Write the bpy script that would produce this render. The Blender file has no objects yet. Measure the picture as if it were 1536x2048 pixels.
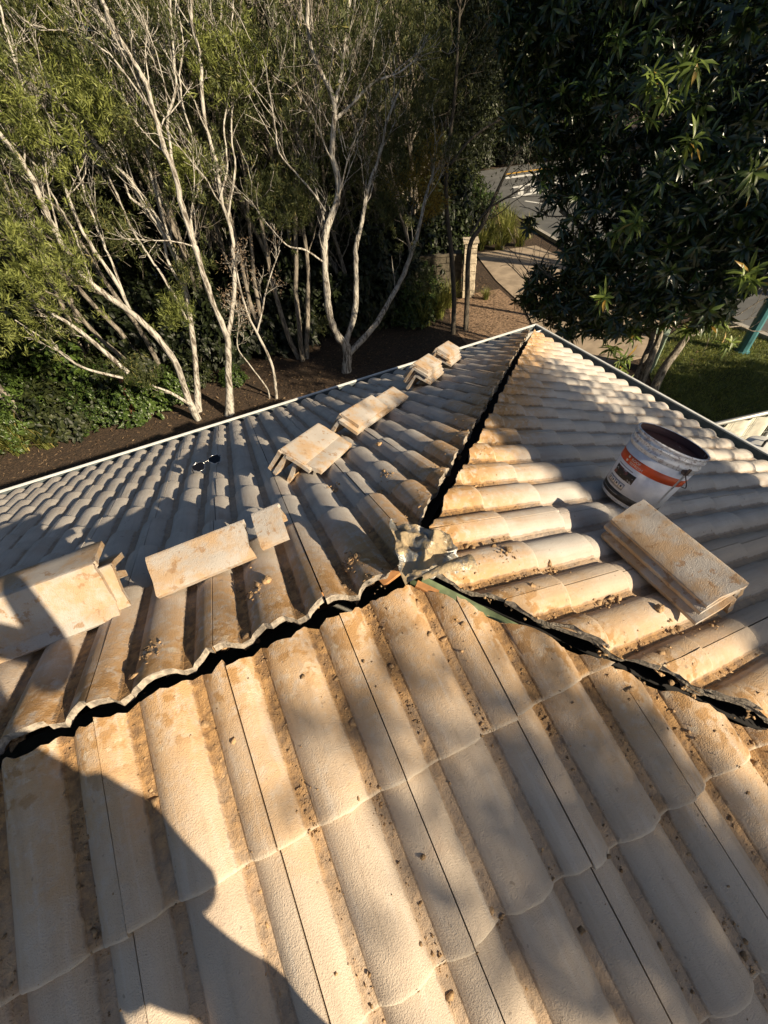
import bpy, bmesh, math, random
import numpy as np
from mathutils import Vector, Matrix, noise

# ------------------------------------------------------------------ camera, sky, sun
SC = bpy.context.scene
COL = SC.collection
R = math.radians
PITCH, ROLL, YAW, FPX = R(47.5), R(-7.32), R(18.9), 826.0
CAMP = Vector((-.25, -.60, .92))
FW = Vector((math.sin(YAW) * math.cos(PITCH), math.cos(YAW) * math.cos(PITCH), -math.sin(PITCH)))
_r = Vector((math.cos(YAW), -math.sin(YAW), 0))
_u = _r.cross(FW)
RT = math.cos(ROLL) * _r + math.sin(ROLL) * _u
UP = -math.sin(ROLL) * _r + math.cos(ROLL) * _u
cd = bpy.data.cameras.new('camera')
cam = bpy.data.objects.new('camera', cd)
COL.objects.link(cam)
cd.sensor_fit = 'HORIZONTAL'
cd.sensor_width = 36
cd.lens = FPX / 1536 * 36
cd.clip_start = .03
cd.clip_end = 400
m = Matrix.Identity(4)
for i, v in enumerate((RT, UP, -FW)):
    for j in range(3):
        m[j][i] = v[j]
m.translation = CAMP
cam.matrix_world = m
SC.camera = cam

SUN = Vector((.47, -.79, .448)).normalized()          # towards the sun
world = bpy.data.worlds.new('World')
SC.world = world
world.use_nodes = True
wn = world.node_tree
sky = wn.nodes.new('ShaderNodeTexSky')
sky.sky_type = 'NISHITA'
sky.sun_disc = False
sky.sun_elevation = math.asin(SUN.z)
sky.sun_rotation = math.atan2(SUN.x, SUN.y)
bg = wn.nodes['Background']
bg.inputs[1].default_value = .05
wn.links.new(sky.outputs[0], bg.inputs[0])
sd = bpy.data.lights.new('sun', 'SUN')
sd.energy = 5.0
sd.angle = R(.53)
sd.color = (1, .83, .585)
sun = bpy.data.objects.new('sun', sd)
COL.objects.link(sun)
sun.rotation_euler = SUN.to_track_quat('Z', 'Y').to_euler()
SC.view_settings.view_transform = 'Standard'
SC.view_settings.look = 'None'
SC.view_settings.exposure = .84
SC.view_settings.gamma = 1
SC.view_settings.use_curve_mapping = False
SC.render.engine = 'CYCLES'
SC.cycles.max_bounces = 6
SC.cycles.diffuse_bounces = 3
SC.cycles.glossy_bounces = 2
SC.cycles.transmission_bounces = 4
SC.cycles.caustics_reflective = False
SC.cycles.caustics_refractive = False
SC.cycles.use_denoising = True

random.seed(7)
rng = np.random.default_rng(7)
GZ = -4.1                                            # level of the ground below the ridge
TH = R(23.1)
CS, SN, TN = math.cos(TH), math.sin(TH), math.tan(TH)


def ray(px, py):
    d = FW + RT * ((px - 768) / FPX) - UP * ((py - 1024) / FPX)
    return d.normalized()


def at(px, py, Y):                                   # point of the sight line at depth Y
    d = ray(px, py)
    return CAMP + d * ((Y - CAMP.y) / d.y)


def gnd(px, py, z=GZ):
    d = ray(px, py)
    return CAMP + d * ((z - CAMP.z) / d.z)


# ------------------------------------------------------------------ node helpers
class NT:
    def __init__(s, name):
        s.m = bpy.data.materials.new(name)
        s.m.use_nodes = True
        s.t = s.m.node_tree
        s.b = s.t.nodes['Principled BSDF']
        s.out = s.t.nodes['Material Output']
        s.b.inputs['Roughness'].default_value = .85

    def n(s, typ, **kw):
        nd = s.t.nodes.new('ShaderNode' + typ)
        for k, v in kw.items():
            setattr(nd, k, v)
        return nd

    def put(s, sock, v):
        if isinstance(v, bpy.types.NodeSocket):
            s.t.links.new(v, sock)
        else:
            if isinstance(v, (tuple, list)) and len(v) == 3 and sock.type == 'RGBA':
                v = (*v, 1)
            sock.default_value = v

    def mth(s, op, a, b=None, c=None, clamp=False):
        nd = s.n('Math', operation=op, use_clamp=clamp)
        for i, v in enumerate((a, b, c)):
            if v is not None:
                s.put(nd.inputs[i], v)
        return nd.outputs[0]

    def noise(s, vec, scale, detail=4, rough=.55, col=False):
        nd = s.n('TexNoise')
        nd.inputs['Scale'].default_value = scale
        nd.inputs['Detail'].default_value = detail
        nd.inputs['Roughness'].default_value = rough
        if vec is not None:
            s.t.links.new(vec, nd.inputs['Vector'])
        return nd.outputs[1 if col else 0]

    def ss(s, x, lo, hi):                            # smoothstep
        nd = s.n('MapRange', interpolation_type='SMOOTHSTEP')
        s.put(nd.inputs[0], x)
        nd.inputs[1].default_value = lo
        nd.inputs[2].default_value = hi
        return nd.outputs[0]

    def mix(s, f, a, b, mode='MIX'):
        nd = s.n('Mix', data_type='RGBA', blend_type=mode)
        s.put(nd.inputs[0], f)
        s.put(nd.inputs[6], a)
        s.put(nd.inputs[7], b)
        return nd.outputs[2]

    def pos(s):
        return s.n('NewGeometry').outputs['Position']

    def obj(s):
        return s.n('TexCoord').outputs['Object']

    def xyz(s, v):
        nd = s.n('SeparateXYZ')
        s.t.links.new(v, nd.inputs[0])
        return nd.outputs

    def base(s, c):
        s.put(s.b.inputs['Base Color'], c)
        return s

    def bump(s, h, dist, strength=1.0):
        nd = s.n('Bump')
        nd.inputs['Distance'].default_value = dist
        nd.inputs['Strength'].default_value = strength
        s.t.links.new(h, nd.inputs['Height'])
        s.t.links.new(nd.outputs[0], s.b.inputs['Normal'])
        return s


def simple(name, c, rough=.8, metal=0, var=.25, scale=8, bump=0, bscale=60):
    t = NT(name)
    p = t.obj()
    f = t.noise(p, scale, 5)
    dark = tuple(x * (1 - var) for x in c)
    lite = tuple(min(1, x * (1 + var)) for x in c)
    t.base(t.mix(t.ss(f, .3, .7), dark, lite))
    t.b.inputs['Roughness'].default_value = rough
    t.b.inputs['Metallic'].default_value = metal
    if bump:
        t.bump(t.noise(p, bscale, 4), bump)
    return t.m


def tile_material(name='concrete_tile', stain=True):
    t = NT(name)
    o, p = t.obj(), t.pos()
    u, v, _ = t.xyz(o)[:3]
    x, y, z = t.xyz(p)[:3]
    rnd = t.n('ObjectInfo').outputs['Random']
    n1 = t.noise(p, 7, 5)
    n2 = t.noise(p, 38, 5, .65)
    n3 = t.noise(p, 260, 3, .6)
    c = t.mix(t.ss(n1, .3, .7), (.445, .415, .385), (.56, .525, .485))
    c = t.mix(t.mth('MULTIPLY', rnd, .35), c, (.42, .375, .335))
    c = t.mix(t.mth('MULTIPLY', t.ss(n3, .56, .72), .38), c, (.23, .185, .15))       # dark grains
    c = t.mix(t.mth('MULTIPLY', t.ss(n3, .30, .42), t.mth('MULTIPLY', .3, 1)), t.mix(.12, c, (.72, .66, .58)), c)
    if stain:
        fr = t.mth('FRACT', t.mth('MULTIPLY', u, 1 / .15))
        tv = t.mth('ABSOLUTE', t.mth('SUBTRACT', fr, .5))
        vn = t.mth('ADD', tv, t.mth('MULTIPLY', t.mth('SUBTRACT', n2, .5), .10))
        val = t.ss(vn, .125, .088)
        # nearness to the stripped ridge and hips
        d = t.mth('ABSOLUTE', t.mth('SUBTRACT', t.mth('MAXIMUM', x, 0), t.mth('ABSOLUTE', y)))
        dn = t.mth('ADD', d, t.mth('MULTIPLY', t.mth('SUBTRACT', n1, .5), .62))
        near = t.ss(dn, .56, .08)
        near2 = t.ss(t.mth('ADD', d, t.mth('MULTIPLY', t.mth('SUBTRACT', n2, .5), .22)), .20, .10)
        st = t.mth('MULTIPLY', near, t.ss(n2, .22, .58))
        c = t.mix(t.mth('MULTIPLY', st, .86), c, (.49, .285, .115))
        # sandy dust trodden over the near slope
        dust = t.mth('MULTIPLY', t.ss(y, -.02, -.12), t.mth('ADD', .30, t.mth('MULTIPLY', n1, .35)))
        c = t.mix(dust, c, (.52, .385, .255))
        mp = t.n('Mapping')
        mp.inputs['Scale'].default_value = (42, 3.2, 1)
        t.t.links.new(o, mp.inputs[0])
        off = t.n('VectorMath', operation='ADD')
        t.t.links.new(mp.outputs[0], off.inputs[0])
        t.t.links.new(t.mth('MULTIPLY', rnd, 50), off.inputs[1])
        stk = t.noise(off.outputs[0], 1, 4, .6)
        c = t.mix(t.mth('MULTIPLY', t.ss(stk, .50, .72), .30), c, (.34, .26, .19))
        c = t.mix(t.mth('MULTIPLY', t.ss(stk, .46, .30), .22), c, (.64, .61, .57))
        sp_ = t.noise(p, 52, 2, .5)
        c = t.mix(t.mth('MULTIPLY', t.ss(sp_, .70, .76), .45), c, (.13, .105, .085))
        st2 = t.mth('MULTIPLY', near2, t.ss(t.noise(p, 22, 4), .50, .58))
        c = t.mix(t.mth('MULTIPLY', st2, .75), c, (.36, .20, .075))
        # pale crust left by the old bedding
        st3 = t.mth('MULTIPLY', near2, t.ss(t.noise(p, 30, 3), .60, .66))
        c = t.mix(t.mth('MULTIPLY', st3, .5), c, (.62, .53, .40))
        dirtc = t.mix(t.ss(n2, .35, .65), (.19, .115, .06), (.42, .25, .11))
        c = t.mix(t.mth('MULTIPLY', val, t.mth('ADD', .45, t.mth('MULTIPLY', near, .5), clamp=True)), c, dirtc)
        # reddish weathering patches
        c = t.mix(t.mth('MULTIPLY', t.ss(t.noise(p, 4.2, 5, .6), .55, .72), .30), c, (.36, .235, .165))
        tail = t.ss(v, .408, .418)
        c = t.mix(t.mth('MULTIPLY', tail, .45), c, (.66, .60, .50))
    else:
        c = t.mix(.24, c, (.24, .20, .165))
        c = t.mix(t.mth('MULTIPLY', t.ss(t.noise(p, 8, 5, .65), .42, .62), .70), c, (.45, .28, .13))
        c = t.mix(t.mth('MULTIPLY', t.ss(t.noise(p, 26, 4, .65), .57, .65), .7), c, (.30, .175, .085))
    t.base(c)
    t.b.inputs['Roughness'].default_value = .93
    t.b.inputs['Specular IOR Level'].default_value = .25
    h = t.mth('ADD', t.mth('MULTIPLY', t.noise(p, 330, 2, .6), .62), t.mth('MULTIPLY', t.noise(p, 95, 3, .6), .30))
    if stain:
        h = t.mth('ADD', h, t.mth('MULTIPLY', t.mth('MULTIPLY', val, n2), 2.2))
    t.bump(h, .0046, .9)
    return t.m


def leaf_material(name, dark, lite, yellow=None, rough=.5, trans=.30, spec=.4):
    t = NT(name)
    g = t.n('NewGeometry')
    isl = g.outputs['Random Per Island']
    p = g.outputs['Position']
    rnd = t.n('ObjectInfo').outputs['Random']
    f = t.mth('ADD', t.mth('MULTIPLY', isl, .65), t.mth('MULTIPLY', t.noise(p, 1.3, 3), .5))
    f = t.mth('ADD', f, t.mth('MULTIPLY', t.mth('SUBTRACT', rnd, .5), .25))
    c = t.mix(t.ss(f, .25, .95), dark, lite)
    if yellow:
        c = t.mix(t.ss(isl, .93, .96), c, yellow)
    t.base(c)
    t.b.inputs['Roughness'].default_value = rough
    t.b.inputs['Specular IOR Level'].default_value = spec
    tr = t.n('BsdfTranslucent')
    t.put(tr.inputs[0], t.mix(.5, c, lite))
    mx = t.n('MixShader')
    mx.inputs[0].default_value = trans
    t.t.links.new(t.b.outputs[0], mx.inputs[1])
    t.t.links.new(tr.outputs[0], mx.inputs[2])
    t.t.links.new(mx.outputs[0], t.out.inputs[0])
    return t.m


def bark_material(name, pale, dark, crack=.5):
    t = NT(name)
    p = t.pos()
    mp = t.n('Mapping')
    mp.inputs['Scale'].default_value = (26, 26, 5)
    t.t.links.new(p, mp.inputs[0])
    a = t.noise(mp.outputs[0], 1, 5, .65)
    b = t.noise(p, 2.2, 3)
    c = t.mix(t.ss(a, crack - .08, crack + .08), dark, pale)
    c = t.mix(t.mth('MULTIPLY', t.ss(b, .5, .7), .45), c, tuple(.55 * x for x in pale))
    t.base(c)
    t.b.inputs['Roughness'].default_value = .9
    t.bump(a, .03)
    return t.m


M = {}
M['tile'] = tile_material()
M['cap'] = tile_material('concrete_cap', False)
M['tile_broken'] = simple('broken_tile_edge', (.33, .285, .235), .95, var=.45, scale=60, bump=.005, bscale=120)
M['mortar'] = simple('mortar', (.36, .235, .125), .95, var=.45, scale=40, bump=.004, bscale=150)
M['white_paint'] = simple('gutter_white', (.74, .75, .74), .45, var=.08)
M['gutter_in'] = simple('gutter_inside', (.10, .12, .13), .6, var=.3, scale=20)
M['fascia'] = simple('fascia_paint', (.45, .44, .41), .6, var=.08)
M['wall'] = simple('render_wall', (.42, .38, .32), .9, var=.1, bump=.003)
M['sarking'] = simple('sarking', (.012, .011, .012), .9, var=.3)
M['timber_orange'] = simple('pine_timber', (.42, .20, .075), .8, var=.25, scale=30)
M['timber_green'] = simple('treated_timber', (.12, .16, .085), .8, var=.3, scale=25)


# ------------------------------------------------------------------ mesh helpers
def link(name, me, mat=None, parent=None):
    o = bpy.data.objects.new(name, me)
    COL.objects.link(o)
    if mat is not None and me is not None and not me.materials:
        for mm in (mat if isinstance(mat, (list, tuple)) else [mat]):
            me.materials.append(mm)
    if parent is not None:
        o.parent = parent
    return o


def empty(name, loc=(0, 0, 0), rot=(0, 0, 0)):
    o = bpy.data.objects.new(name, None)
    COL.objects.link(o)
    o.location = loc
    o.rotation_euler = rot
    o.empty_display_size = .1
    return o


def tag(o, label=None, cat=None, group=None, kind=None):
    if label:
        o['label'] = label
    if cat:
        o['category'] = cat
    if group:
        o['group'] = group
    if kind:
        o['kind'] = kind
    return o


def pyd(name, V, F, smooth=False):
    me = bpy.data.meshes.new(name)
    me.from_pydata([tuple(v) for v in V], [], F)
    me.update()
    if smooth:
        me.polygons.foreach_set('use_smooth', [True] * len(me.polygons))
    return me


def np_mesh(name, V, F, smooth=False):               # F: (n,k) array with k = 3 or 4
    me = bpy.data.meshes.new(name)
    V = np.asarray(V, np.float32)
    F = np.asarray(F, np.int32)
    n, k = F.shape
    me.vertices.add(len(V))
    me.vertices.foreach_set('co', V.ravel())
    me.loops.add(n * k)
    me.loops.foreach_set('vertex_index', F.ravel())
    me.polygons.add(n)
    me.polygons.foreach_set('loop_start', np.arange(0, n * k, k, dtype=np.int32))
    if smooth:
        me.polygons.foreach_set('use_smooth', np.ones(n, bool))
    me.update(calc_edges=True)
    return me


class MB:                                            # collects boxes, tubes, lathes into one mesh
    def __init__(s):
        s.V, s.F, s.I = [], [], []

    def add(s, V, F, mi=0):
        b = len(s.V)
        s.V += [tuple(v) for v in V]
        s.F += [tuple(i + b for i in f) for f in F]
        s.I += [mi] * len(F)
        return s

    def box(s, lo, hi, M_=None, mi=0):
        V = [Vector((x, y, z)) for x in (lo[0], hi[0]) for y in (lo[1], hi[1]) for z in (lo[2], hi[2])]
        if M_ is not None:
            V = [M_ @ v for v in V]
        return s.add(V, [(0, 1, 3, 2), (4, 6, 7, 5), (0, 4, 5, 1), (2, 3, 7, 6), (0, 2, 6, 4), (1, 5, 7, 3)], mi)

    def tube(s, pts, rad, k=8, mi=0, cap=True):
        pts = [Vector(p) for p in pts]
        n = len(pts)
        rad = rad if isinstance(rad, (list, tuple)) else [rad] * n
        V, F = [], []
        ref = None
        for i, p in enumerate(pts):
            t = (pts[min(i + 1, n - 1)] - pts[max(i - 1, 0)]).normalized()
            if ref is None:
                ref = t.orthogonal().normalized()
            ref = (ref - t * ref.dot(t)).normalized()
            b = t.cross(ref)
            for j in range(k):
                a = 2 * math.pi * j / k
                V.append(p + (ref * math.cos(a) + b * math.sin(a)) * rad[i])
        for i in range(n - 1):
            for j in range(k):
                F.append((i * k + j, i * k + (j + 1) % k, (i + 1) * k + (j + 1) % k, (i + 1) * k + j))
        if cap:
            F.append(tuple(range(k - 1, -1, -1)))
            F.append(tuple((n - 1) * k + j for j in range(k)))
        return s.add(V, F, mi)

    def lathe(s, prof, k=48, M_=None, mi=0, a0=0, a1=2 * math.pi):
        full = abs(a1 - a0 - 2 * math.pi) < 1e-6
        kk = k if full else k + 1
        V, F = [], []
        for r, z in prof:
            for j in range(kk):
                a = a0 + (a1 - a0) * j / k
                V.append(Vector((r * math.cos(a), r * math.sin(a), z)))
        for i in range(len(prof) - 1):
            for j in range(k):
                j2 = (j + 1) % kk
                F.append((i * kk + j, i * kk + j2, (i + 1) * kk + j2, (i + 1) * kk + j))
        if M_ is not None:
            V = [M_ @ v for v in V]
        return s.add(V, F, mi)

    def mesh(s, name, smooth=False):
        me = pyd(name, s.V, s.F, smooth)
        if max(s.I, default=0):
            me.polygons.foreach_set('material_index', s.I)
        return me

    def build(s, name, mat, parent=None, smooth=False):
        return link(name, s.mesh(name, smooth), mat, parent)


# ------------------------------------------------------------------ the house and its stripped tile roof
class Slope:
    def __init__(s, key, d, u, j0, tail0, gauge, rows):
        s.key, s.d, s.u = key, Vector(d), Vector(u)
        s.n = s.u.cross(s.d)
        s.j0, s.tail0, s.g, s.rows = j0, tail0, gauge, rows
        s.P = []

    def w(s, u, v, h=0):
        return s.u * u + s.d * v + s.n * h


KT = .068                                            # lift of each tile over the one below
BASE = -.052
SL = {
    'L': Slope('L', (0, CS, -SN), (1, 0, 0), -.235, .53, .33, 10),
    'R': Slope('R', (CS, 0, -SN), (0, -1, 0), .169, .465, .295, 11),
    'N': Slope('N', (0, -CS, -SN), (-1, 0, 0), .216, .459, .324, 10),
}
ROLLH = .0325


def prof(u):
    du = abs((u / .15 + .5) % 1 - .5) * .15          # distance from the nearest roll crown
    a = du / .062
    if a >= 1:
        return 0.0
    return ROLLH * (1 - a ** 2.3) ** .85


def surf(s, u, v):                                   # world point on the tile surface
    k = max(0, math.ceil((v - s.tail0) / s.g))
    loc = v - (s.tail0 + s.g * k - .42)
    return s.w(u, v, BASE + prof(u - s.j0) + KT * loc)


US = []
for q in range(2):
    for du in (0, .018, .034, .046, .0545, .060, .063):
        US.append(q * .15 + du)
    for du in (.087, .090, .0955, .104, .116, .132):
        US.append(q * .15 + du)
US.append(.30)


def tile_mesh(name, length=.42, cuts=(), seed=0, rough_head=False):
    bm = bmesh.new()
    vs = [.42 - length, .42 - length * .75, .42 - length * .5, .42 - length * .25, .40, .413, .4185, .42]
    drop = [0, 0, 0, 0, 0, .0006, .0040, .0105]
    th = .0195
    T, B = [], []
    for j, v in enumerate(vs):
        rt, rb = [], []
        for i, u in enumerate(US):
            uu = min(max(u, .0016), .2984)
            z = prof(u) - drop[j]
            wob = .0016 * noise.noise(Vector((u * 9 + seed * 3.1, v * 5, seed)))
            vv = v
            if j == len(vs) - 1 or j == len(vs) - 2:
                vv += .0035 * noise.noise(Vector((u * 40, seed * 1.7, 3)))
            if rough_head and j == 0:
                vv += .016 * noise.noise(Vector((u * 30, seed * 2.3, 9))) + .010 * noise.noise(Vector((u * 90, seed, 1)))
            rt.append(bm.verts.new((uu, vv, z + wob)))
            hb = (.010 * noise.noise(Vector((u * 70, seed, 4))) + .004) if rough_head and j == 0 else 0
            rb.append(bm.verts.new((uu, vv - (.002 if j == len(vs) - 1 else 0) + hb, prof(u) - th - abs(hb) * .8)))
        T.append(rt)
        B.append(rb)
    nu, nv = len(US), len(vs)
    for j in range(nv - 1):
        for i in range(nu - 1):
            bm.faces.new((T[j][i], T[j][i + 1], T[j + 1][i + 1], T[j + 1][i]))
            bm.faces.new((B[j][i], B[j + 1][i], B[j + 1][i + 1], B[j][i + 1]))
        bm.faces.new((T[j][0], T[j + 1][0], B[j + 1][0], B[j][0]))
        bm.faces.new((T[j][-1], B[j][-1], B[j + 1][-1], T[j + 1][-1]))
    for i in range(nu - 1):
        bm.faces.new((T[0][i], B[0][i], B[0][i + 1], T[0][i + 1]))
        bm.faces.new((T[-1][i], T[-1][i + 1], B[-1][i + 1], B[-1][i]))
    for co, no in cuts:
        g = list(bm.verts) + list(bm.edges) + list(bm.faces)
        r = bmesh.ops.bisect_plane(bm, geom=g, plane_co=co, plane_no=no, clear_outer=True, dist=1e-5)
        cv = [e for e in r['geom_cut'] if isinstance(e, bmesh.types.BMVert)]
        ed = [e for e in bm.edges if e.is_boundary]
        if ed:
            bmesh.ops.holes_fill(bm, edges=ed, sides=0)
        no2 = Vector((no[0], no[1], 0)).normalized()
        for v in cv:
            if v.is_valid:
                c = v.co
                v.co += no2 * (.012 * noise.noise(Vector((c.x * 35 + seed, c.y * 35, 0))) +
                               .006 * noise.noise(Vector((c.x * 110, c.y * 110, c.z * 60 + seed))))
    if not bm.faces:
        bm.free()
        return None
    bmesh.ops.recalc_face_normals(bm, faces=bm.faces)
    for f in bm.faces:
        f.smooth = True
        f.normal_update()
        if rough_head and abs(f.normal.y) > .55 and f.calc_center_median().y < .42 - length + .02:
            f.material_index = 1
        for co, no in cuts:
            if f.normal.dot(no) > .6 and (f.calc_center_median() - co).dot(no) > -.03:
                f.material_index = 1
    for e in bm.edges:
        if len(e.link_faces) == 2 and e.calc_face_angle(0) > .75:
            e.smooth = False
    me = bpy.data.meshes.new(name)
    bm.to_mesh(me)
    bm.free()
    me.materials.append(M['tile'])
    me.materials.append(M['tile_broken'])
    return me


house = empty('tiled_house', (0, 0, GZ))
tag(house, 'house with a hipped roof of pale concrete tiles, its ridge and hip caps taken off', 'house')


def hpart(name, me, mat=None, parent=None):          # a part of the house given in world coordinates
    o = link(name, me, mat)
    o.parent = house
    o.location = (0, 0, -GZ)
    if parent is not None:
        o.parent = parent
        o.location = (0, 0, 0)
    return o


WE = 3.385                                           # half width at the gutter lip
FULL = [tile_mesh('roof_tile', seed=k) for k in range(4)]
INV = cam.matrix_world.inverted()


def in_view(p, mrg=60):
    q = INV @ p
    if q.z > -.05:
        return False
    x, y = 768 + FPX * q.x / -q.z, 1024 - FPX * q.y / -q.z
    return -mrg < x < 1536 + mrg and -mrg < y < 2048 + mrg


XL = -7.0
GAP = {('L', 'C'): .046, ('R', 'C'): .012, ('R', 'B'): .030, ('N', 'B'): .026}
CUTS = {'L': [('C', Vector((1, -1, 0)))], 'R': [('C', Vector((-1, 1, 0))), ('B', Vector((-1, -1, 0)))],
        'N': [('B', Vector((1, 1, 0)))]}
ntile = 0
for key, s in SL.items():
    # sarking sheet under the tiles, the body of the slope
    vmax = s.tail0 + s.g * (s.rows - 1) - .05
    h = -.115
    if key == 'R':
        P = [s.w(0, .14, h), s.w(-vmax * CS, vmax, h), s.w(vmax * CS, vmax, h)]
    elif key == 'L':
        P = [s.w(XL, .12, h), s.w(0, .12, h), s.w(vmax * CS, vmax, h), s.w(XL, vmax, h)]
    else:
        P = [s.w(0, .12, h), s.w(-XL, .12, h), s.w(-XL, vmax, h), s.w(-vmax * CS, vmax, h)]
    Pb = [p - s.n * .004 for p in P]
    k = len(P)
    F = [tuple(range(k)), tuple(range(2 * k - 1, k - 1, -1))] + [(i, k + i, k + (i + 1) % k, (i + 1) % k) for i in range(k)]
    slope = hpart('roof_slope', pyd('roof_slope', P + Pb, F), M['sarking'])
    nm = {'L': 'far slope of the roof, running down to the white gutter below the trees',
          'R': 'hip end of the roof with the bucket on it', 'N': 'near slope of the roof, in the foreground'}[key]
    slope['label'] = nm
    far = MB()
    for row in range(s.rows):
        tail = s.tail0 + s.g * row
        for col in range(-26, 27):
            u0 = s.j0 + .3 * col
            tl = .42
            rough = False
            if row == 0:
                head = {'L': .036, 'R': .02, 'N': .050}[key]
                tl = tail - head
                rough = key != 'R'
            jx = (col * 7 + row * 13 + ord(key)) % 11 / 11 - .5
            k2 = KT + .004 * math.sin(col * 2.1 + row * 5.3)
            d2 = (s.d * math.cos(k2) + s.n * math.sin(k2))
            n2 = (s.n * math.cos(k2) - s.d * math.sin(k2))
            org = s.w(u0 + .0012 * jx, tail - .42 + .004 * math.sin(col * 3.7 + row * 1.9), BASE + .0016 * jx)
            mt = Matrix.Identity(4)
            for i, vv in enumerate((s.u, d2, n2)):
                for j in range(3):
                    mt[j][i] = vv[j]
            mt.translation = org
            cor = [s.w(uu, vv, 0) for uu in (u0, u0 + .3) for vv in (tail - tl, tail)]
            if min(c.x for c in cor) < XL:
                continue
            cuts, out = [], False
            inv = mt.inverted()
            for hip, no in CUTS[key]:
                g = GAP[(key, hip)]
                val = [(no.normalized().dot(Vector((c.x, c.y, 0)))) + g for c in cor]
                if min(val) > -.012:
                    out = True
                elif max(val) > 0:
                    nn = no.normalized()
                    cuts.append((inv @ (nn * -g), inv.to_3x3() @ nn))
            if out:
                continue
            vis = any(in_view(c) for c in cor)
            if not vis:
                # tiles outside the picture are kept as plain geometry of the slope
                if cuts:
                    me = tile_mesh('t', tl, cuts, 1)
                    if me is None:
                        continue
                    V = [mt @ v.co for v in me.vertices]
                    far.add(V, [tuple(p.vertices) for p in me.polygons])
                    bpy.data.meshes.remove(me)
                else:
                    uu = [0, .025, .045, .06, .09, .105, .125, .15, .175, .195, .21, .24, .255, .275, .2985]
                    V = [mt @ Vector((a, b, prof(a) + c)) for (b, c) in ((.42 - tl, 0), (.42, 0), (.42, -.0195)) for a in uu]
                    w_ = len(uu)
                    far.add(V, [(j * w_ + i, j * w_ + i + 1, (j + 1) * w_ + i + 1, (j + 1) * w_ + i) for j in range(2) for i in range(w_ - 1)])
                continue
            if cuts or tl != .42:
                me = tile_mesh('roof_tile', tl, cuts, col * 1.3 + row * 2.9 + ord(key), rough)
                if me is None:
                    continue
            else:
                me = FULL[(col * 3 + row * 5) % 4]
            o = link('roof_tile', me)
            o.parent = slope
            o.matrix_local = mt
            ntile += 1
    if far.V:
        o = far.build('roof_tiles_beyond', M['tile'])
        o.parent = slope
        o['kind'] = 'stuff'
print('tiles in view', ntile)

# battens under the tiles, rafters of the hips, ridge board
for key, s in SL.items():
    for vb in ((.15,) if key != 'R' else (.16,)):
        if key == 'R':
            continue
        mb = MB()
        Mx = Matrix((s.u, s.d, s.n)).transposed().to_4x4()
        mb.box((XL if key == 'L' else -.05, vb, -.10), (.02 if key == 'L' else 7, vb + .038, -.068), Mx)
        hpart('batten', mb.mesh('batten'), M['timber_orange'])


def hipboard(name, a, b, wd, dp, mat):
    a, b = Vector(a), Vector(b)
    t = (b - a).normalized()
    sd_ = t.cross(Vector((0, 0, 1))).normalized()
    nn = sd_.cross(t)
    Mx = Matrix((t, sd_, nn)).transposed().to_4x4()
    Mx.translation = a
    hpart(name, MB().box((0, -wd / 2, -dp), ((b - a).length, wd / 2, 0), Mx).mesh(name), mat)


hipboard('hip_rafter', (.05, .05, -.17), (3.2, 3.2, -3.2 * TN - .15), .035, .12, M['timber_green'])
hipboard('hip_rafter', (.03, -.03, -.070), (.24, -.24, -.24 * TN - .095), .034, .10, M['timber_green'])
hipboard('hip_rafter', (.25, -.25, -.25 * TN - .15), (3.2, -3.2, -3.2 * TN - .15), .040, .10, M['timber_green'])
hipboard('ridge_board', (XL, 0, -.20), (.0, 0, -.20), .03, .12, M['timber_green'])
mb = MB()                                            # short split offcuts of batten at the junction
hipboard('batten_offcut', (-.075, .012, -.062), (-.005, .028, -.056), .022, .012, M['timber_orange'])
hipboard('batten_offcut', (.012, -.036, -.060), (.055, -.080, -.082), .020, .010, M['timber_orange'])

# gutters, fascias, walls
zE = -WE * TN + .004


def gutter(a, b, out):
    a, b, out = Vector(a), Vector(b), Vector(out)
    pr = [(-.135, -.01, 1), (-.132, -.095, 1), (-.015, -.095, 1), (-.010, -.010, 1), (-.012, .004, 0), (.006, .006, 0), (.008, -.012, 0),
          (.000, -.016, 0), (-.004, -.105, 0), (-.140, -.105, 0), (-.140, -.01, 0)]
    mb = MB()
    k = len(pr)
    V = [e + out * p[0] + Vector((0, 0, p[1])) for e in (a, b) for p in pr]
    for i in range(k - 1):
        mb.add([V[i], V[i + 1], V[k + i + 1], V[k + i]], [(0, 1, 2, 3)], 0 if pr[i][2] == 0 or pr[i + 1][2] == 0 else 1)
    return hpart('gutter', mb.mesh('gutter'), [M['white_paint'], M['gutter_in']])


gL = gutter((XL, WE, zE), (WE, WE, zE), (0, 1, 0))
gL['label'] = 'white gutter along the eave under the far slope'
gR = gutter((WE, WE, zE), (WE, -WE, zE), (1, 0, 0))
gR['label'] = 'gutter along the eave of the hip end'
gutter((WE, -WE, zE), (XL, -WE, zE), (0, -1, 0))
b = WE - .145
mb = MB()
mb.box((XL, b - .02, zE - .16), (b, b, zE + .01)).box((b - .02, -b, zE - .16), (b, b - .02, zE + .01)).box((XL, -b, zE - .16), (b - .02, -b + .02, zE + .01))
hpart('fascia', mb.mesh('fascia'), M['fascia'])
hpart('soffit', MB().box((XL, -b + .02, zE - .165), (b - .02, b - .02, zE - .155)).mesh('soffit'), M['fascia'])
wl = b - .45
mb = MB()
mb.box((XL, -wl, GZ), (wl, -wl + .2, zE - .166)).box((XL, wl - .2, GZ), (wl, wl, zE - .166)).box((wl - .2, -wl + .2, GZ), (wl, wl - .2, zE - .166))
hpart('wall', mb.mesh('wall'), M['wall'])


# ------------------------------------------------------------------ things lying on the roof
LEG, CAPL, VA = .140, .395, R(40)


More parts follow.
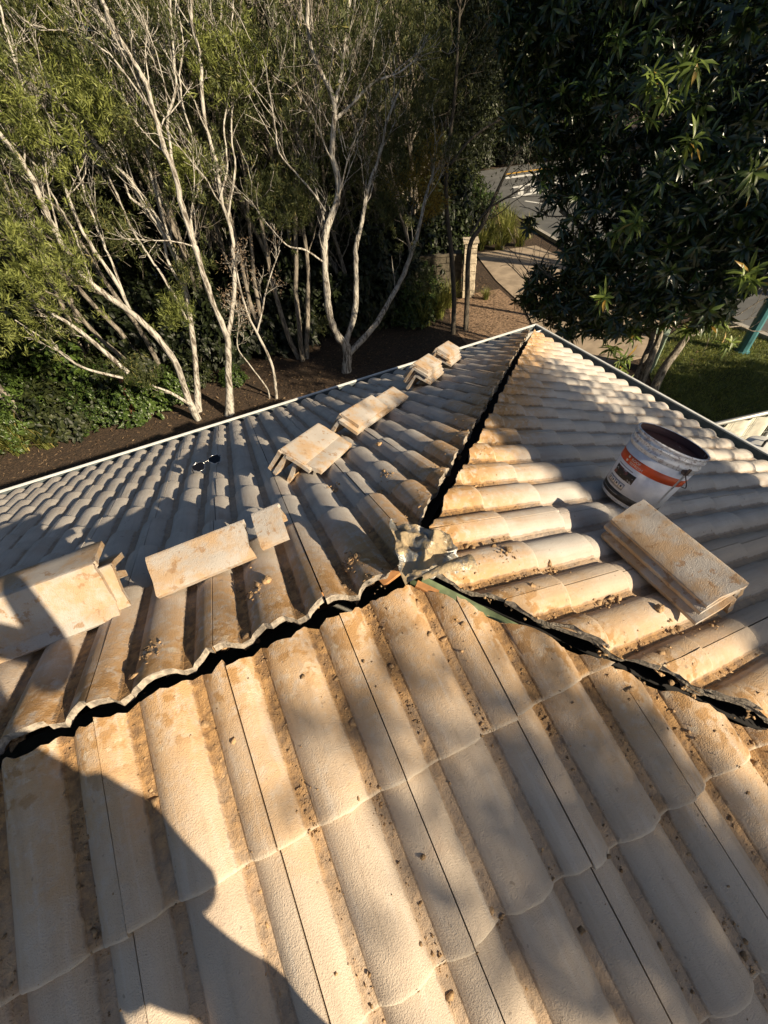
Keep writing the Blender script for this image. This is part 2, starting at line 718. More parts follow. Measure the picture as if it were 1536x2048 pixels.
def cap_mesh(name, length=CAPL, seed=0, broken=0.0, th=.0195):
    """an angular ridge cap: two flat wings meeting at a rounded fold, ragged where the bedding was knocked off"""
    bm = bmesh.new()
    nl = 14
    sec = []
    for w_ in (-1, -.985, -.66, -.33, -.10, -.045, 0, .045, .10, .33, .66, .985, 1):
        dd = abs(w_) * LEG
        y = math.copysign(dd * math.cos(VA), w_)
        z = -math.sqrt((dd * math.sin(VA)) ** 2 + .004 ** 2) + .004
        sec.append((y, z, w_))
    T, B = [], []
    for j in range(nl + 1):
        x = -length / 2 + length * j / nl
        rt, rb = [], []
        for y, z, w_ in sec:
            nz = noise.noise(Vector((x * 30 + seed, y * 30, seed * 2)))
            ny = math.copysign(.003 * noise.noise(Vector((x * 45, w_ * 3, seed))), w_) if abs(w_) > .9 else 0
            xx = x
            if j in (0, nl):
                e = noise.noise(Vector((y * 40 + j, seed * 3, 1))) * .006 + noise.noise(Vector((y * 110 + j, seed, 5))) * .004
                xx += e
                if broken and j == nl:
                    xx += -broken * (.5 + .5 * math.sin(y * 34 + seed)) + noise.noise(Vector((y * 60, seed, 7))) * broken * .5
            zz = z + nz * .0009 - (.003 if abs(w_) > .99 else 0)
            sgn = 0 if w_ == 0 else math.copysign(1, w_)
            rt.append(bm.verts.new((xx, y + ny, zz)))
            rb.append(bm.verts.new((xx, y + ny - sgn * th * math.sin(VA) * .9, zz - th * math.cos(VA) - (.002 if abs(w_) < .1 else 0))))
        T.append(rt)
        B.append(rb)
    k = len(sec)
    for j in range(nl):
        for i in range(k - 1):
            bm.faces.new((T[j][i], T[j][i + 1], T[j + 1][i + 1], T[j + 1][i]))
            bm.faces.new((B[j][i], B[j + 1][i], B[j + 1][i + 1], B[j][i + 1]))
        bm.faces.new((T[j][0], T[j + 1][0], B[j + 1][0], B[j][0]))
        bm.faces.new((T[j][-1], B[j][-1], B[j + 1][-1], T[j + 1][-1]))
    for i in range(k - 1):
        bm.faces.new((T[0][i], B[0][i], B[0][i + 1], T[0][i + 1]))
        bm.faces.new((T[-1][i], T[-1][i + 1], B[-1][i + 1], B[-1][i]))
    bmesh.ops.recalc_face_normals(bm, faces=bm.faces)
    for f in bm.faces:
        f.smooth = True
    for e in bm.edges:
        if len(e.link_faces) == 2 and e.calc_face_angle(0) > .55:
            e.smooth = False
    me = bpy.data.meshes.new(name)
    bm.to_mesh(me)
    bm.free()
    me.materials.append(M['cap'])
    return me


def mortar_lump(seed, sx, sy, sz):
    bm = bmesh.new()
    bmesh.ops.create_icosphere(bm, subdivisions=2, radius=1)
    for v in bm.verts:
        c = v.co.copy()
        f = 1 + .35 * noise.noise(c * 1.7 + Vector((seed, 0, 0))) + .25 * noise.noise(c * 4 + Vector((0, seed, 0)))
        v.co = Vector((c.x * sx, c.y * sy, c.z * sz)) * f
    me = bpy.data.meshes.new('mortar_residue')
    bm.to_mesh(me)
    bm.free()
    me.materials.append(M['mortar'])
    return me


def place_cap(slope, A, B, h, label, group, roll=0, seed=0, flip=False, length=None, broken=0, shift=0, side=0, residue=True, pitch=0):
    """A, B: world (x, y) of the two ends of the fold; h: height of the fold over the slope"""
    s = SL[slope]
    def lift(p):
        p = Vector((p[0], p[1], 0))
        z = -(s.n.x * p.x + s.n.y * p.y) / s.n.z
        return Vector((p.x, p.y, z))
    a, b_ = lift(A), lift(B)
    t = (b_ - a).normalized()
    if flip:
        t = -t
    c = (a + b_) / 2 + t * shift
    sd_ = s.n.cross(t).normalized()
    c = c + sd_ * side + s.n * h
    Mx = Matrix((t, sd_, s.n)).transposed().to_4x4()
    Mx = Matrix.Translation(c) @ Mx @ Matrix.Rotation(roll, 4, 'X') @ Matrix.Rotation(pitch, 4, 'Y')
    L_ = length or CAPL
    root = empty('ridge_cap')
    root.matrix_world = Mx
    link('cap_shell', cap_mesh('cap_shell', L_, seed, broken), None, root)
    if residue:
        rr = random.Random(seed * 17 + 3)
        me = mortar_lump(seed, .035, .016, .010)
        o = link('mortar_residue', me, None, root)
        sg = rr.choice((-1, 1))
        o.location = (-L_ / 2 + .05, sg * LEG * .62 * math.cos(VA), -LEG * .62 * math.sin(VA) - .016)
        o.rotation_euler = (-sg * VA, 0, rr.uniform(-.3, .3))
    tag(root, label, 'ridge cap', group)
    return root


H0 = LEG * math.sin(VA) + .016
g1 = 'ridge caps stacked at the left edge of the roof'
place_cap('L', (-1.20, .395), (-.82, .400), H0, 'bottom cap of the stack cut off by the left edge, mostly hidden', g1, R(14), 1)
place_cap('L', (-1.19, .375), (-.80, .385), H0 + .030, 'middle cap of the stack at the left edge, thin end fanning out right', g1, R(30), 2, shift=.012)
place_cap('L', (-1.20, .345), (-.805, .352), H0 + .062, 'topmost cap of the stack at the left edge, sunlit front and grey back', g1, R(46), 3, shift=-.005)
g2 = 'ridge caps left lying along the ridge'
place_cap('L', (-.70, .405), (-.385, .420), H0 + .004, 'whole sunlit cap lying beside the open ridge, next to its broken-off end', g2, R(3), 4, length=.315, broken=.012)
place_cap('L', (-.352, .432), (-.262, .425), H0 + .012, 'short broken stub of cap, orange with mortar, standing beside the whole cap', g2, R(-4), 5, length=.10, broken=.03, pitch=R(-4))
g3 = 'ridge caps stacked behind the sunglasses, nearest stack on the far slope'
place_cap('L', (-.135, .950), (.125, 1.230), H0 - .018, 'lowest cap of the near hip stack, its torn wing sticking out into the sun', g3, R(-9), 6, broken=.045, shift=.015, side=-.012)
place_cap('L', (-.145, .965), (.115, 1.245), H0 + .022, 'second cap of the near hip stack, dark gap under its fold', g3, R(2), 7, shift=-.01)
place_cap('L', (-.165, .980), (.095, 1.260), H0 + .048, 'topmost cap of the near hip stack, clean bright upper face', g3, R(1), 8)
g4 = 'ridge caps in the long offset stack on the far slope'
place_cap('L', (.50, 1.60), (.80, 1.86), H0, 'flat-lying cap at the far end of the long offset stack', g4, R(0), 9)
place_cap('L', (.235, 1.375), (.525, 1.615), H0 + .004, 'bottom cap at the near end of the long offset stack', g4, R(2), 10)
place_cap('L', (.245, 1.39), (.535, 1.63), H0 + .030, 'upper cap at the near end of the long offset stack, chipped corner', g4, R(-1), 11, shift=.02, broken=.012)
for base_, n_, nmx, gg, sd0 in (((1.07, 2.035, 1.345, 2.30), 4, 'four-cap stack beyond the long offset stack', 'ridge caps in the four-cap stack', 20),
                                ((1.53, 2.49, 1.805, 2.75), 4, 'farthest stack of caps beside the white gutter', 'ridge caps in the farthest stack by the gutter', 30)):
    nth = ('lowest', 'second', 'third', 'topmost')
    for k in range(n_):
        place_cap('L', (base_[0], base_[1]), (base_[2], base_[3]), H0 + .029 * k, '%s cap of the %s' % (nth[k], nmx), gg,
                  R((-2, 2, 0, 1)[k]), sd0 + k, shift=(.0, .022, -.012, .01)[k], residue=(k == 0))
g7 = 'ridge caps stacked in front of the bucket'
place_cap('R', (.862, .005), (.858, -.405), H0 - .002, 'lowest cap of the stack in front of the bucket, orange underside showing', g7, R(2), 41, shift=.012)
place_cap('R', (.868, .0), (.864, -.41), H0 + .027, 'middle cap of the stack in front of the bucket', g7, R(-1), 42, shift=-.006)
place_cap('R', (.875, .008), (.865, -.405), H0 + .056, 'topmost cap of the stack in front of the bucket, sandy face half in shade', g7, R(1), 43, shift=.004, broken=.010)

# --- bucket
SZ = .93
M['pail'] = None
t = NT('pail_plastic')
p = t.obj()
zz = t.xyz(p)[2]
sm = t.mth('ADD', t.noise(p, 26, 6, .7), t.mth('MULTIPLY', t.ss(zz, .24, .38), .12))
c = t.mix(t.ss(sm, .50, .78), (.74, .75, .78), (.24, .16, .15))
c = t.mix(t.mth('MULTIPLY', t.ss(t.noise(p, 90, 4), .58, .66), .7), c, (.13, .08, .075))
t.base(c)
t.b.inputs['Roughness'].default_value = .45
M['pail'] = t.m
t = NT('pail_inside')
p = t.obj()
c = t.mix(t.ss(t.noise(p, 30, 5, .7), .62, .70), (.075, .024, .019), (.40, .33, .31))
t.base(c)
t.b.inputs['Roughness'].default_value = .6
M['pail_in'] = t.m
M['label_white'] = simple('label_white', (.74, .75, .80), .4, var=.10, scale=22)
M['label_orange'] = simple('label_orange', (.72, .10, .022), .4, var=.22, scale=14)
M['label_dark'] = simple('label_dark', (.045, .038, .030), .45, var=.3, scale=40)
M['print_white'] = simple('print_white', (.75, .66, .58), .5, var=.1)
M['print_black'] = simple('print_black', (.02, .02, .022), .5, var=.2)
M['print_grey'] = simple('print_grey', (.33, .31, .32), .5, var=.15, scale=30)
t = NT('label_photo')
p = t.obj()
c = t.mix(t.ss(t.noise(p, 16, 3), .42, .50), (.20, .075, .065), (.05, .038, .03))
c = t.mix(t.ss(t.noise(p, 34, 2), .58, .64), c, (.42, .40, .40))
t.base(c)
M['label_photo'] = t.m
M['wire'] = simple('wire', (.13, .10, .09), .5, .7, var=.4, scale=50)

PB = Vector((1.148, .168, 0))
PB.z = -PB.x * TN
ax = SL['R'].n.copy()
xx = (-SL['R'].d * .98 + SL['R'].u * .20)            # label side faces the ridge and the camera
xx = (xx - ax * xx.dot(ax)).normalized()
Mp = Matrix((xx, ax.cross(xx), ax)).transposed().to_4x4()
Mp.translation = PB + ax * .008
bucket = empty('paint_bucket')
bucket.matrix_world = Mp @ Matrix.Diagonal((1, 1, SZ, 1))
tag(bucket, 'white plastic bucket with orange label and dark paint-crusted inside, standing on the hip end', 'bucket')
RB, RTP, HB = .118, .138, .318


def rad(z):
    return RB + (RTP - RB) * z / HB


mb = MB()
mb.lathe([(0, 0), (RB - .006, 0), (RB, .006), (rad(.262), .262), (rad(.262) + .006, .265), (rad(.27) + .006, .270), (rad(.272), .274),
          (rad(.292), .292), (rad(.292) + .007, .295), (rad(.30) + .007, .300), (rad(.302), .304), (rad(.312) + .001, .312),
          (rad(.315) + .005, .315), (rad(HB) + .005, HB + .003), (rad(HB), HB + .005), (rad(HB) - .004, HB + .003)], 64)
mb.build('pail', M['pail'], bucket, True)
mb = MB()
mb.lathe([(rad(HB) - .004, HB + .003), (rad(.29) - .005, .29), (rad(.292) - .005, .292), (rad(.288) - .02, .288), (.05, .286), (0, .287)], 64)
mb.build('pail_inside', M['pail_in'], bucket, True)


def wrapstrip(name, z0, z1, a0, a1, off, mat, parent, seg=None):
    k = seg or max(2, int(abs(a1 - a0) / .1))
    mb = MB()
    mb.lathe([(rad(z0) + off - .0008, z0), (rad(z0) + off, z0), (rad(z1) + off, z1), (rad(z1) + off - .0008, z1)], k, None, 0, a0, a1)
    return mb.build(name, mat, parent, True)


A0 = R(0)
lab = wrapstrip('label', .014, .250, R(-92), R(62), .0012, M['label_white'], bucket)
lab2 = wrapstrip('label', .014, .236, R(68), R(245), .0012, M['label_white'], bucket)
wrapstrip('label_band', .176, .216, R(-92), R(62), .0020, M['label_orange'], lab)
wrapstrip('label_band', .176, .210, R(68), R(245), .0020, M['label_orange'], lab2)
wrapstrip('label_footer', .020, .052, R(-92), R(62), .0020, M['label_dark'], lab)
wrapstrip('label_footer', .014, .046, R(68), R(245), .0020, M['label_dark'], lab2)
wrapstrip('label_picture', .108, .150, R(-48), R(2), .0020, M['label_photo'], lab)
wrapstrip('icon_panel', .062, .094, R(-52), R(-6), .0020, M['print_grey'], lab)
for k in range(4):
    a = R(-49 + 11 * k)
    wrapstrip('icon', .070, .090, a, a + R(8.5), .0026, M['print_white'], lab, 3)
    wrapstrip('icon_mark', .075, .084, a + R(2.6), a + R(5.6), .0031, M['print_black'], lab, 2)
wrapstrip('label_line', .157, .161, R(-46), R(-8), .0022, M['print_grey'], lab)
wrapstrip('label_line', .034, .036, R(-60), R(-8), .0026, M['print_grey'], lab)


def wraptext(txt, size, z, a, off, mat, parent):
    cu = bpy.data.curves.new('txt', 'FONT')
    cu.body = txt
    cu.size = size
    o = bpy.data.objects.new('txt', cu)
    COL.objects.link(o)
    dg = bpy.context.evaluated_depsgraph_get()
    me = bpy.data.meshes.new_from_object(o.evaluated_get(dg))
    bpy.data.objects.remove(o)
    bpy.data.curves.remove(cu)
    for v in me.vertices:
        zc = z + v.co.y
        r_ = rad(zc) + off
        aa = a + v.co.x / r_
        v.co = (r_ * math.cos(aa), r_ * math.sin(aa), zc)
    me.materials.clear()
    return link('lettering', me, mat, parent)


wraptext('ROOF', .0165, .198, R(-24), .0030, M['print_white'], lab)
wraptext('REFRESH', .0165, .181, R(-24), .0030, M['print_white'], lab)
mb = MB()                                            # round emblem beside the words
for cz, ca in ((.206, -31), (.188, -32)):
    r_ = rad(cz) + .003
    c_ = Vector((r_ * math.cos(R(ca)), r_ * math.sin(R(ca)), cz))
    tx = Vector((-math.sin(R(ca)), math.cos(R(ca)), 0))
    V = [c_ + tx * (.006 * math.cos(q * math.pi / 3)) + Vector((0, 0, .006 * math.sin(q * math.pi / 3))) for q in range(6)]
    mb.add(V, [tuple(range(6))])
mb.build('emblem', M['print_white'], lab)
# bail ears and the drooping wire handle
for a in (R(58), R(238)):
    mb = MB()
    c_ = Vector((math.cos(a), math.sin(a), 0))
    Mx = Matrix((Vector((-c_.y, c_.x, 0)), Vector((0, 0, 1)), c_)).transposed().to_4x4()
    Mx.translation = c_ * (rad(.262) + .004) + Vector((0, 0, .255))
    mb.lathe([(0, .010), (.011, .010), (.013, .007), (.013, -.006)], 14, Mx)
    mb.box((-.006, -.006, .009), (.006, .022, .014), Mx)
    mb.build('handle_ear', M['wire'], bucket)
mb = MB()
pts = []
for k in range(25):
    f = k / 24
    a = R(58) + R(180) * f
    r_ = rad(.2) + .012 + .004 * math.sin(f * math.pi)
    pts.append((r_ * math.cos(a), r_ * math.sin(a), .256 - .115 * math.sin(f * math.pi) ** .8))
mb.tube(pts, .0022, 6)
mb.build('handle', M['wire'], bucket, True)

# --- sunglasses
M['lens'] = simple('dark_lens', (.006, .006, .008), .08, var=.1)
M['silver'] = simple('silver_rim', (.66, .64, .62), .25, 1, var=.06)
M['temple'] = simple('temple_plastic', (.015, .015, .017), .3, var=.1)
s = SL['L']
gl = empty('sunglasses')
cpos = surf(s, -.575, 1.80) + s.n * .048
t_ = (Vector((.52, .02, 0)) - Vector((0, 0, 0)))
t_ = (Vector((.92, .38, 0)) - s.n * s.n.dot(Vector((.92, .38, 0)))).normalized()
Mg = Matrix((t_, s.n.cross(t_), s.n)).transposed().to_4x4()
Mg = Matrix.Translation(cpos) @ Mg @ Matrix.Rotation(R(38), 4, 'X') @ Matrix.Rotation(R(-5), 4, 'Y')
gl.matrix_world = Mg
tag(gl, 'sunglasses with silver-rimmed angular dark lenses lying on the shaded far slope', 'sunglasses')
GS = 1.32
for sg in (-1, 1):
    hexa = [(.010, .010), (.018, .026), (.040, .031), (.066, .025), (.068, .002), (.052, -.020), (.026, -.020)]
    P = [Vector((sg * x * GS, y * GS, -.004 * (x / .07) ** 2)) for x, y in hexa]
    mb = MB()
    V = P + [q - Vector((0, 0, .002)) for q in P]
    n_ = len(P)
    mb.add(V, [tuple(range(n_)), tuple(range(2 * n_ - 1, n_ - 1, -1))] + [(i, n_ + i, n_ + (i + 1) % n_, (i + 1) % n_) for i in range(n_)])
    ln = mb.build('lens', M['lens'], gl)
    MB().tube(P + [P[0], P[1]], .0021, 6).build('rim', M['silver'], ln, True)
    hx = sg * .068 * GS
    tp = [(hx, .012 * GS, -.003), (hx * 1.04, .010, -.012), (hx * 1.0, -.004, -.05), (hx * .93, -.012, -.095), (hx * .86, -.035, -.125)]
    Mt = Matrix.Rotation(R(40 if sg > 0 else 36), 4, 'X')
    MB().tube([Mt @ Vector(q) for q in tp], [.002, .0026, .003, .0036, .003], 6).build('temple', M['temple'], gl, True)
MB().tube([(-.011 * GS, .010 * GS, 0), (0, .014 * GS, .002), (.011 * GS, .010 * GS, 0)], .0017, 6).build('bridge', M['silver'], gl, True)

# --- crumpled flashing patch at the junction of ridge and hips
t = NT('lead_flashing')
p = t.pos()
c = t.mix(t.ss(t.noise(p, 16, 5, .65), .45, .57), (.24, .24, .235), (.37, .285, .175))
c = t.mix(t.ss(t.noise(p, 60, 4), .62, .70), c, (.42, .33, .20))
t.base(c)
r_ = t.ss(t.noise(p, 16, 5, .65), .48, .64)
t.put(t.b.inputs['Roughness'], t.mth('ADD', .42, t.mth('MULTIPLY', r_, .45)))
t.put(t.b.inputs['Metallic'], t.mth('SUBTRACT', .6, t.mth('MULTIPLY', r_, .6)))
t.bump(t.noise(p, 120, 4), .003)
M['lead'] = t.m


def fl_point(px, py, z):                             # measured on the photograph, at level z
    d = ray(px, py)
    return CAMP + d * ((z - CAMP.z) / d.z)


fl = empty('crumpled_flashing', (0, 0, .0))
tag(fl, 'crumpled dirty lead flashing patch over the junction where ridge and hips meet', 'flashing')
TL, TR = fl_point(779, 1046, .012), fl_point(893, 1066, .022)
BL, BR = fl_point(808, 1172, -.012), fl_point(932, 1128, -.014)
n_ = 44
V, F = [], []
for j in range(n_ + 1):
    for i in range(n_ + 1):
        a, b_ = i / n_, j / n_
        pt = TL.lerp(TR, a).lerp(BL.lerp(BR, a), b_)
        q = Vector((a * 3.1, b_ * 3.1, 4.2))
        hgt = .006 + .014 * math.sin(math.pi * min(1, b_ * 1.1)) * (.4 + .6 * math.sin(math.pi * a))
        wq = Vector((a + .10 * noise.noise(q * .9), b_ + .10 * noise.noise(q * .9 + Vector((5, 0, 0))), 0))
        for kx, ky, ph_, am in ((2.1, 1.3, .2, .034), (-1.4, 2.6, .7, .026), (3.7, .4, .1, .016), (1.1, -4.3, .4, .013), (5.2, 3.9, .3, .007)):
            hgt += am * (abs((wq.x * kx + wq.y * ky + ph_) % 1 - .5) - .25) * (.4 + .6 * math.sin(math.pi * a) ** .5)
        hgt += .0012 * noise.noise(q * 6)
        if a < .10:
            hgt += .010 * math.cos(a / .10 * math.pi / 2)
        edge = Vector((noise.noise(q * 2 + Vector((9, 0, 0))), noise.noise(q * 2 + Vector((0, 9, 0))), 0)) * .009
        dip = -.045 * max(0, a - .55) * max(0, b_ - .35) / .3 - .03 * max(0, .4 - a) * b_
        V.append(pt + edge + Vector((0, 0, hgt + dip)))
for j in range(n_):
    for i in range(n_):
        a = j * (n_ + 1) + i
        F.append((a, a + 1, a + n_ + 2, a + n_ + 1))
V2 = [v - Vector((0, 0, .0016)) for v in V]
nv = len(V)
F2 = [tuple(i + nv for i in f[::-1]) for f in F]
link('lead_sheet', pyd('lead_sheet', V + V2, F + F2, True), M['lead'], fl)
# rolled tongue of lead
a, b_ = fl_point(845, 1160, .008), fl_point(948, 1128, .012)
V, F = [], []
n_ = 22
for j in range(n_ + 1):
    f = j / n_
    c_ = a.lerp(b_, f) + Vector((0, 0, .012 + .012 * math.sin(f * math.pi)))
    sd_ = (b_ - a).cross(Vector((0, 0, 1))).normalized()
    wd = .008 + .017 * f
    for i in range(9):
        g = i / 8 * 2 - 1
        V.append(c_ + sd_ * g * wd + Vector((0, 0, .010 * (1 - g * g) + .003 * noise.noise(Vector((f * 9, g * 3, 1))))))
for j in range(n_):
    for i in range(8):
        q = j * 9 + i
        F.append((q, q + 1, q + 10, q + 9))
V2 = [v - Vector((0, 0, .0018)) for v in V]
link('lead_tongue', pyd('lead_tongue', V + V2, F + [tuple(i + len(V) for i in f[::-1]) for f in F], True), M['lead'], fl)

# --- mortar crumbs lying in the tile channels and along the open hips
bm = bmesh.new()
bmesh.ops.create_icosphere(bm, subdivisions=1, radius=1)
ico_v = np.array([v.co[:] for v in bm.verts])
ico_f = np.array([[v.index for v in f.verts] for f in bm.faces])
bm.free()
rd = random.Random(11)
CV, CF = [], []


def crumb(p, r_):
    j = 1 + .5 * rng.standard_normal((len(ico_v), 1)).clip(-1.2, 1.2)
    sc = np.array([rd.uniform(.5, 1.7), rd.uniform(.5, 1.7), rd.uniform(.35, .8)])
    CF.append(ico_f + len(ico_v) * len(CV))
    CV.append(ico_v * j * sc * r_ + np.array(p)[None])


def inside(s, u, v):
    p = s.w(u, v)
    if s.key == 'L':
        return p.x < p.y - .07
    if s.key == 'N':
        return p.x < -p.y - .03
    return abs(p.y) < p.x - .05


def hipdist(p):
    return abs(max(p.x, 0) - abs(p.y))


cnt = 0
for key, n_, vr in (('N', 13000, (.06, 1.5)), ('R', 9000, (.12, 3.2)), ('L', 9000, (.06, 2.6))):
    s = SL[key]
    for _ in range(n_):
        v = rd.uniform(*vr)
        ur = {'N': (-.9, 1.5), 'R': (-v, v), 'L': (-1.6, v)}[key]
        u = rd.uniform(*ur)
        in_valley = rd.random() < .88
        if in_valley:
            kk = round((u - s.j0 - .075) / .15)
            u = s.j0 + .075 + .15 * kk + rd.gauss(0, .0085)
        if not inside(s, u, v):
            continue
        p = surf(s, u, v)
        d = hipdist(p)
        pr = math.exp(-d / .28) if key != 'N' else .25 + math.exp(-d / .4)
        # crumbs gather in clumps
        cl = noise.noise(Vector((u * 9, v * 6, ord(key))))
        if rd.random() > pr * (1.0 if cl > .12 else .22) * (1 if in_valley else .35):
            continue
        r_ = min(.0062, .0009 + rd.expovariate(1 / .0009))
        if rd.random() < .008:
            r_ = rd.uniform(.005, .0095)
        crumb(p + s.n * r_ * .35, r_)
        cnt += 1
for key, n_ in (('L', 340), ('R', 420), ('N', 150)):                # beds left along the hips
    s = SL[key]
    for _ in range(n_):
        q = rd.random() ** 1.3 * 2.6
        off = abs(rd.gauss(0, .06)) + .06
        if key == 'L':
            u, v = q - off * .9, (q + off * .3) / CS
        elif key == 'R':
            sg = 1 if rd.random() < .45 else -1
            u, v = sg * (q - off), (q + off * .2) / CS
        else:
            u, v = -(q - off), (q + off * .2) / CS
        if not inside(s, u, v):
            continue
        crumb(surf(s, u, v), min(.008, .0013 + rd.expovariate(1 / .0014)))
for u, v, n_, key in ((-.13, .16, 60, 'L'), (.20, .68, 34, 'L'), (-.02, .80, 24, 'L'), (-.42, .20, 30, 'L'), (-.7, .11, 24, 'L'),
                      (.095, .52, 30, 'R'), (.02, .36, 24, 'R'), (.40, .78, 40, 'R'), (.245, .62, 30, 'R'), (.395, .95, 30, 'R')):
    s = SL[key]
    for _ in range(n_):
        uu, vv = u + rd.gauss(0, .018), v + rd.gauss(0, .024)
        if inside(s, uu, vv):
            crumb(surf(s, uu, vv) + s.n * rd.uniform(0, .006), min(.010, .0014 + rd.expovariate(1 / .0018)))
V = np.concatenate(CV)
F = np.concatenate(CF)
cr = link('mortar_crumbs', np_mesh('mortar_crumbs', V, F), M['mortar'])
tag(cr, 'orange-brown mortar crumbs scattered in the tile channels beside the open ridge and hips', 'mortar crumbs', None, 'stuff')
# old bedding still stuck under the cut edges of the tiles
CV, CF = [], []
for key, n_ in (('L', 800), ('R', 260), ('Lh', 260)):
    s = SL[key[0]]
    for _ in range(n_):
        if key == 'L':
            u = rd.uniform(-1.5, -.03)
            if noise.noise(Vector((u * 11, 3, 1))) < -.05:
                continue
            q = s.w(u, .065 + abs(rd.gauss(0, .018)), BASE + prof(u - s.j0) - .022 - abs(rd.gauss(0, .012)))
        else:
            a_ = rd.uniform(.05, 1.6)
            if noise.noise(Vector((a_ * 9, 7, ord(key[0])))) < 0:
                continue
            u = a_ if key == 'R' else a_ - .095
            v = (a_ + (.06 if key == 'R' else .0)) / CS
            q = s.w(u, v + abs(rd.gauss(0, .012)), BASE + prof(u - s.j0) - .012 - abs(rd.gauss(0, .010)))
        crumb(q, rd.uniform(.003, .010) if key == 'L' else rd.uniform(.0025, .0065))
V = np.concatenate(CV)
F = np.concatenate(CF)
bd = link('bedding_mortar', np_mesh('bedding_mortar', V, F), M['mortar'])
tag(bd, 'rough old bedding mortar stuck under the cut tile edges along the gaps', 'bedding mortar', None, 'stuff')
# a few larger lumps knocked off the bedding
for k, (key, u, v, sx) in enumerate((('N', .245, .60, .0065), ('N', -.13, .78, .006), ('L', .13, .60, .018), ('L', -.37, .22, .016), ('R', .33, .74, .016), ('L', .33, 1.12, .016))):
    s = SL[key]
    me = mortar_lump(50 + k, sx, sx * .8, sx * .6)
    o = link('mortar_lump', me)
    o.location = surf(s, u, v) + s.n * sx * .3
    where = ('in a channel of the near slope', 'at the lower right of the near slope', 'on a roll of the far slope near the flashing',
             'under the whole cap beside the ridge', 'on the hip end below the open hip', 'on the far slope beside the long offset stack')[k]
    tag(o, 'lump of orange mortar ' + where, 'mortar lump', 'mortar lumps on the roof')

# ------------------------------------------------------------------ the ground round the house
t = NT('garden_soil')
p = t.pos()
a = t.noise(p, 3.0, 5, .6)
b = t.noise(p, 26, 5, .7)
c = t.mix(t.ss(b, .35, .68), (.026, .017, .011), (.10, .064, .040))  # dark soil, its colour lowered further for the shade under the trees
c = t.mix(t.mth('MULTIPLY', t.ss(a, .48, .7), .6), c, (.035, .025, .017))
t.base(c)
t.bump(b, .03)
M['soil'] = t.m
t = NT('asphalt')
p = t.pos()
c = t.mix(t.ss(t.noise(p, 2, 4), .3, .7), (.085, .088, .090), (.125, .127, .128))
c = t.mix(t.mth('MULTIPLY', t.ss(t.noise(p, 60, 3), .55, .7), .4), c, (.19, .19, .19))
t.base(c)
M['asphalt'] = t.m
M['concrete'] = simple('path_concrete', (.34, .27, .20), .9, var=.22, scale=3, bump=.004, bscale=40)
M['kerb'] = simple('kerb_concrete', (.36, .34, .31), .9, var=.15, scale=5)
M['line_white'] = simple('road_paint', (.74, .74, .72), .7, var=.12, scale=12)
M['line_yellow'] = simple('road_paint_yellow', (.62, .36, .06), .7, var=.15, scale=12)
M['turf'] = simple('turf', (.085, .105, .026), .95, var=.4, scale=3, bump=.02, bscale=40)

G = 110
gd = link('ground', pyd('ground', [(-G, -G, GZ), (G, -G, GZ), (G, G, GZ), (-G, G, GZ)], [(0, 1, 2, 3)]), M['soil'])
tag(gd, 'dark leaf-littered soil of the garden bed below the trees', 'ground', None, 'structure')


def sheet(name, pts, z, mat, label, cat):
    V = [(x, y, GZ + z) for x, y in pts] + [(x, y, GZ - .05) for x, y in pts]
    k = len(pts)
    o = link(name, pyd(name, V, [tuple(range(k))] + [(i, k + i, k + (i + 1) % k, (i + 1) % k) for i in range(k)]), mat)
    bmx = bmesh.new()
    bmx.from_mesh(o.data)
    bmesh.ops.recalc_face_normals(bmx, faces=bmx.faces)
    bmx.to_mesh(o.data)
    bmx.free()
    return tag(o, label, cat, None, 'structure')


sheet('road', [(11.2, -60), (46, -60), (46, 14), (27, 22), (20, 25.4), (16.0, 26.2), (12.9, 15.2), (11.5, 9.5), (11.15, 5.0)], .010, M['asphalt'],
      'grey asphalt road beyond the verge', 'road')
sheet('footpath', [(6.9, 5.4), (6.95, 7.0), (7.9, 8.95), (8.4, 11.0), (9.3, 13.6), (11.4, 12.9), (10.9, 8.2), (10.55, 6.1), (9.3, 5.7), (8.3, 5.2)], .022, M['concrete'],
      'sandy concrete footpath leading past the stone pillar to the road', 'path')
sheet('verge', [(4.5, -14), (11.0, -14), (10.98, 4.9), (10.5, 5.9), (9.3, 5.55), (8.2, 5.0), (7.6, 4.3), (6.0, 2.2), (4.6, 0)], .016, M['turf'],
      'grass verge beside the road, half in shade', 'grass')
M['mulch'] = simple('bark_mulch', (.25, .165, .105), .95, var=.5, scale=18, bump=.02, bscale=60)
sheet('mulch_bed', [(5.3, 7.4), (6.85, 6.9), (7.8, 8.95), (8.1, 10.4), (7.2, 10.6), (6.3, 10.3), (5.7, 9.2)], .006, M['mulch'], 'pale bark mulch bed in front of the stone pillar', 'mulch')
k1 = [(11.0, -14), (11.15, -14), (11.1, 5.0), (11.45, 9.5), (12.8, 15.2), (12.65, 15.2), (11.3, 9.5), (10.97, 5.0)]
sheet('kerb', k1, .11, M['kerb'], 'pale concrete kerb between the verge and the road', 'kerb')


def stripe(name, a, b_, w_, mat, label):
    a, b_ = Vector((*a, 0)), Vector((*b_, 0))
    n_ = (b_ - a).cross(Vector((0, 0, 1))).normalized() * w_ / 2
    V = [q + Vector((0, 0, GZ + .016)) for q in (a - n_, a + n_, b_ + n_, b_ - n_)]
    o = link(name, pyd(name, V, [(0, 1, 2, 3)]), mat)
    return tag(o, label, 'road marking', 'painted lines on the road', 'structure')


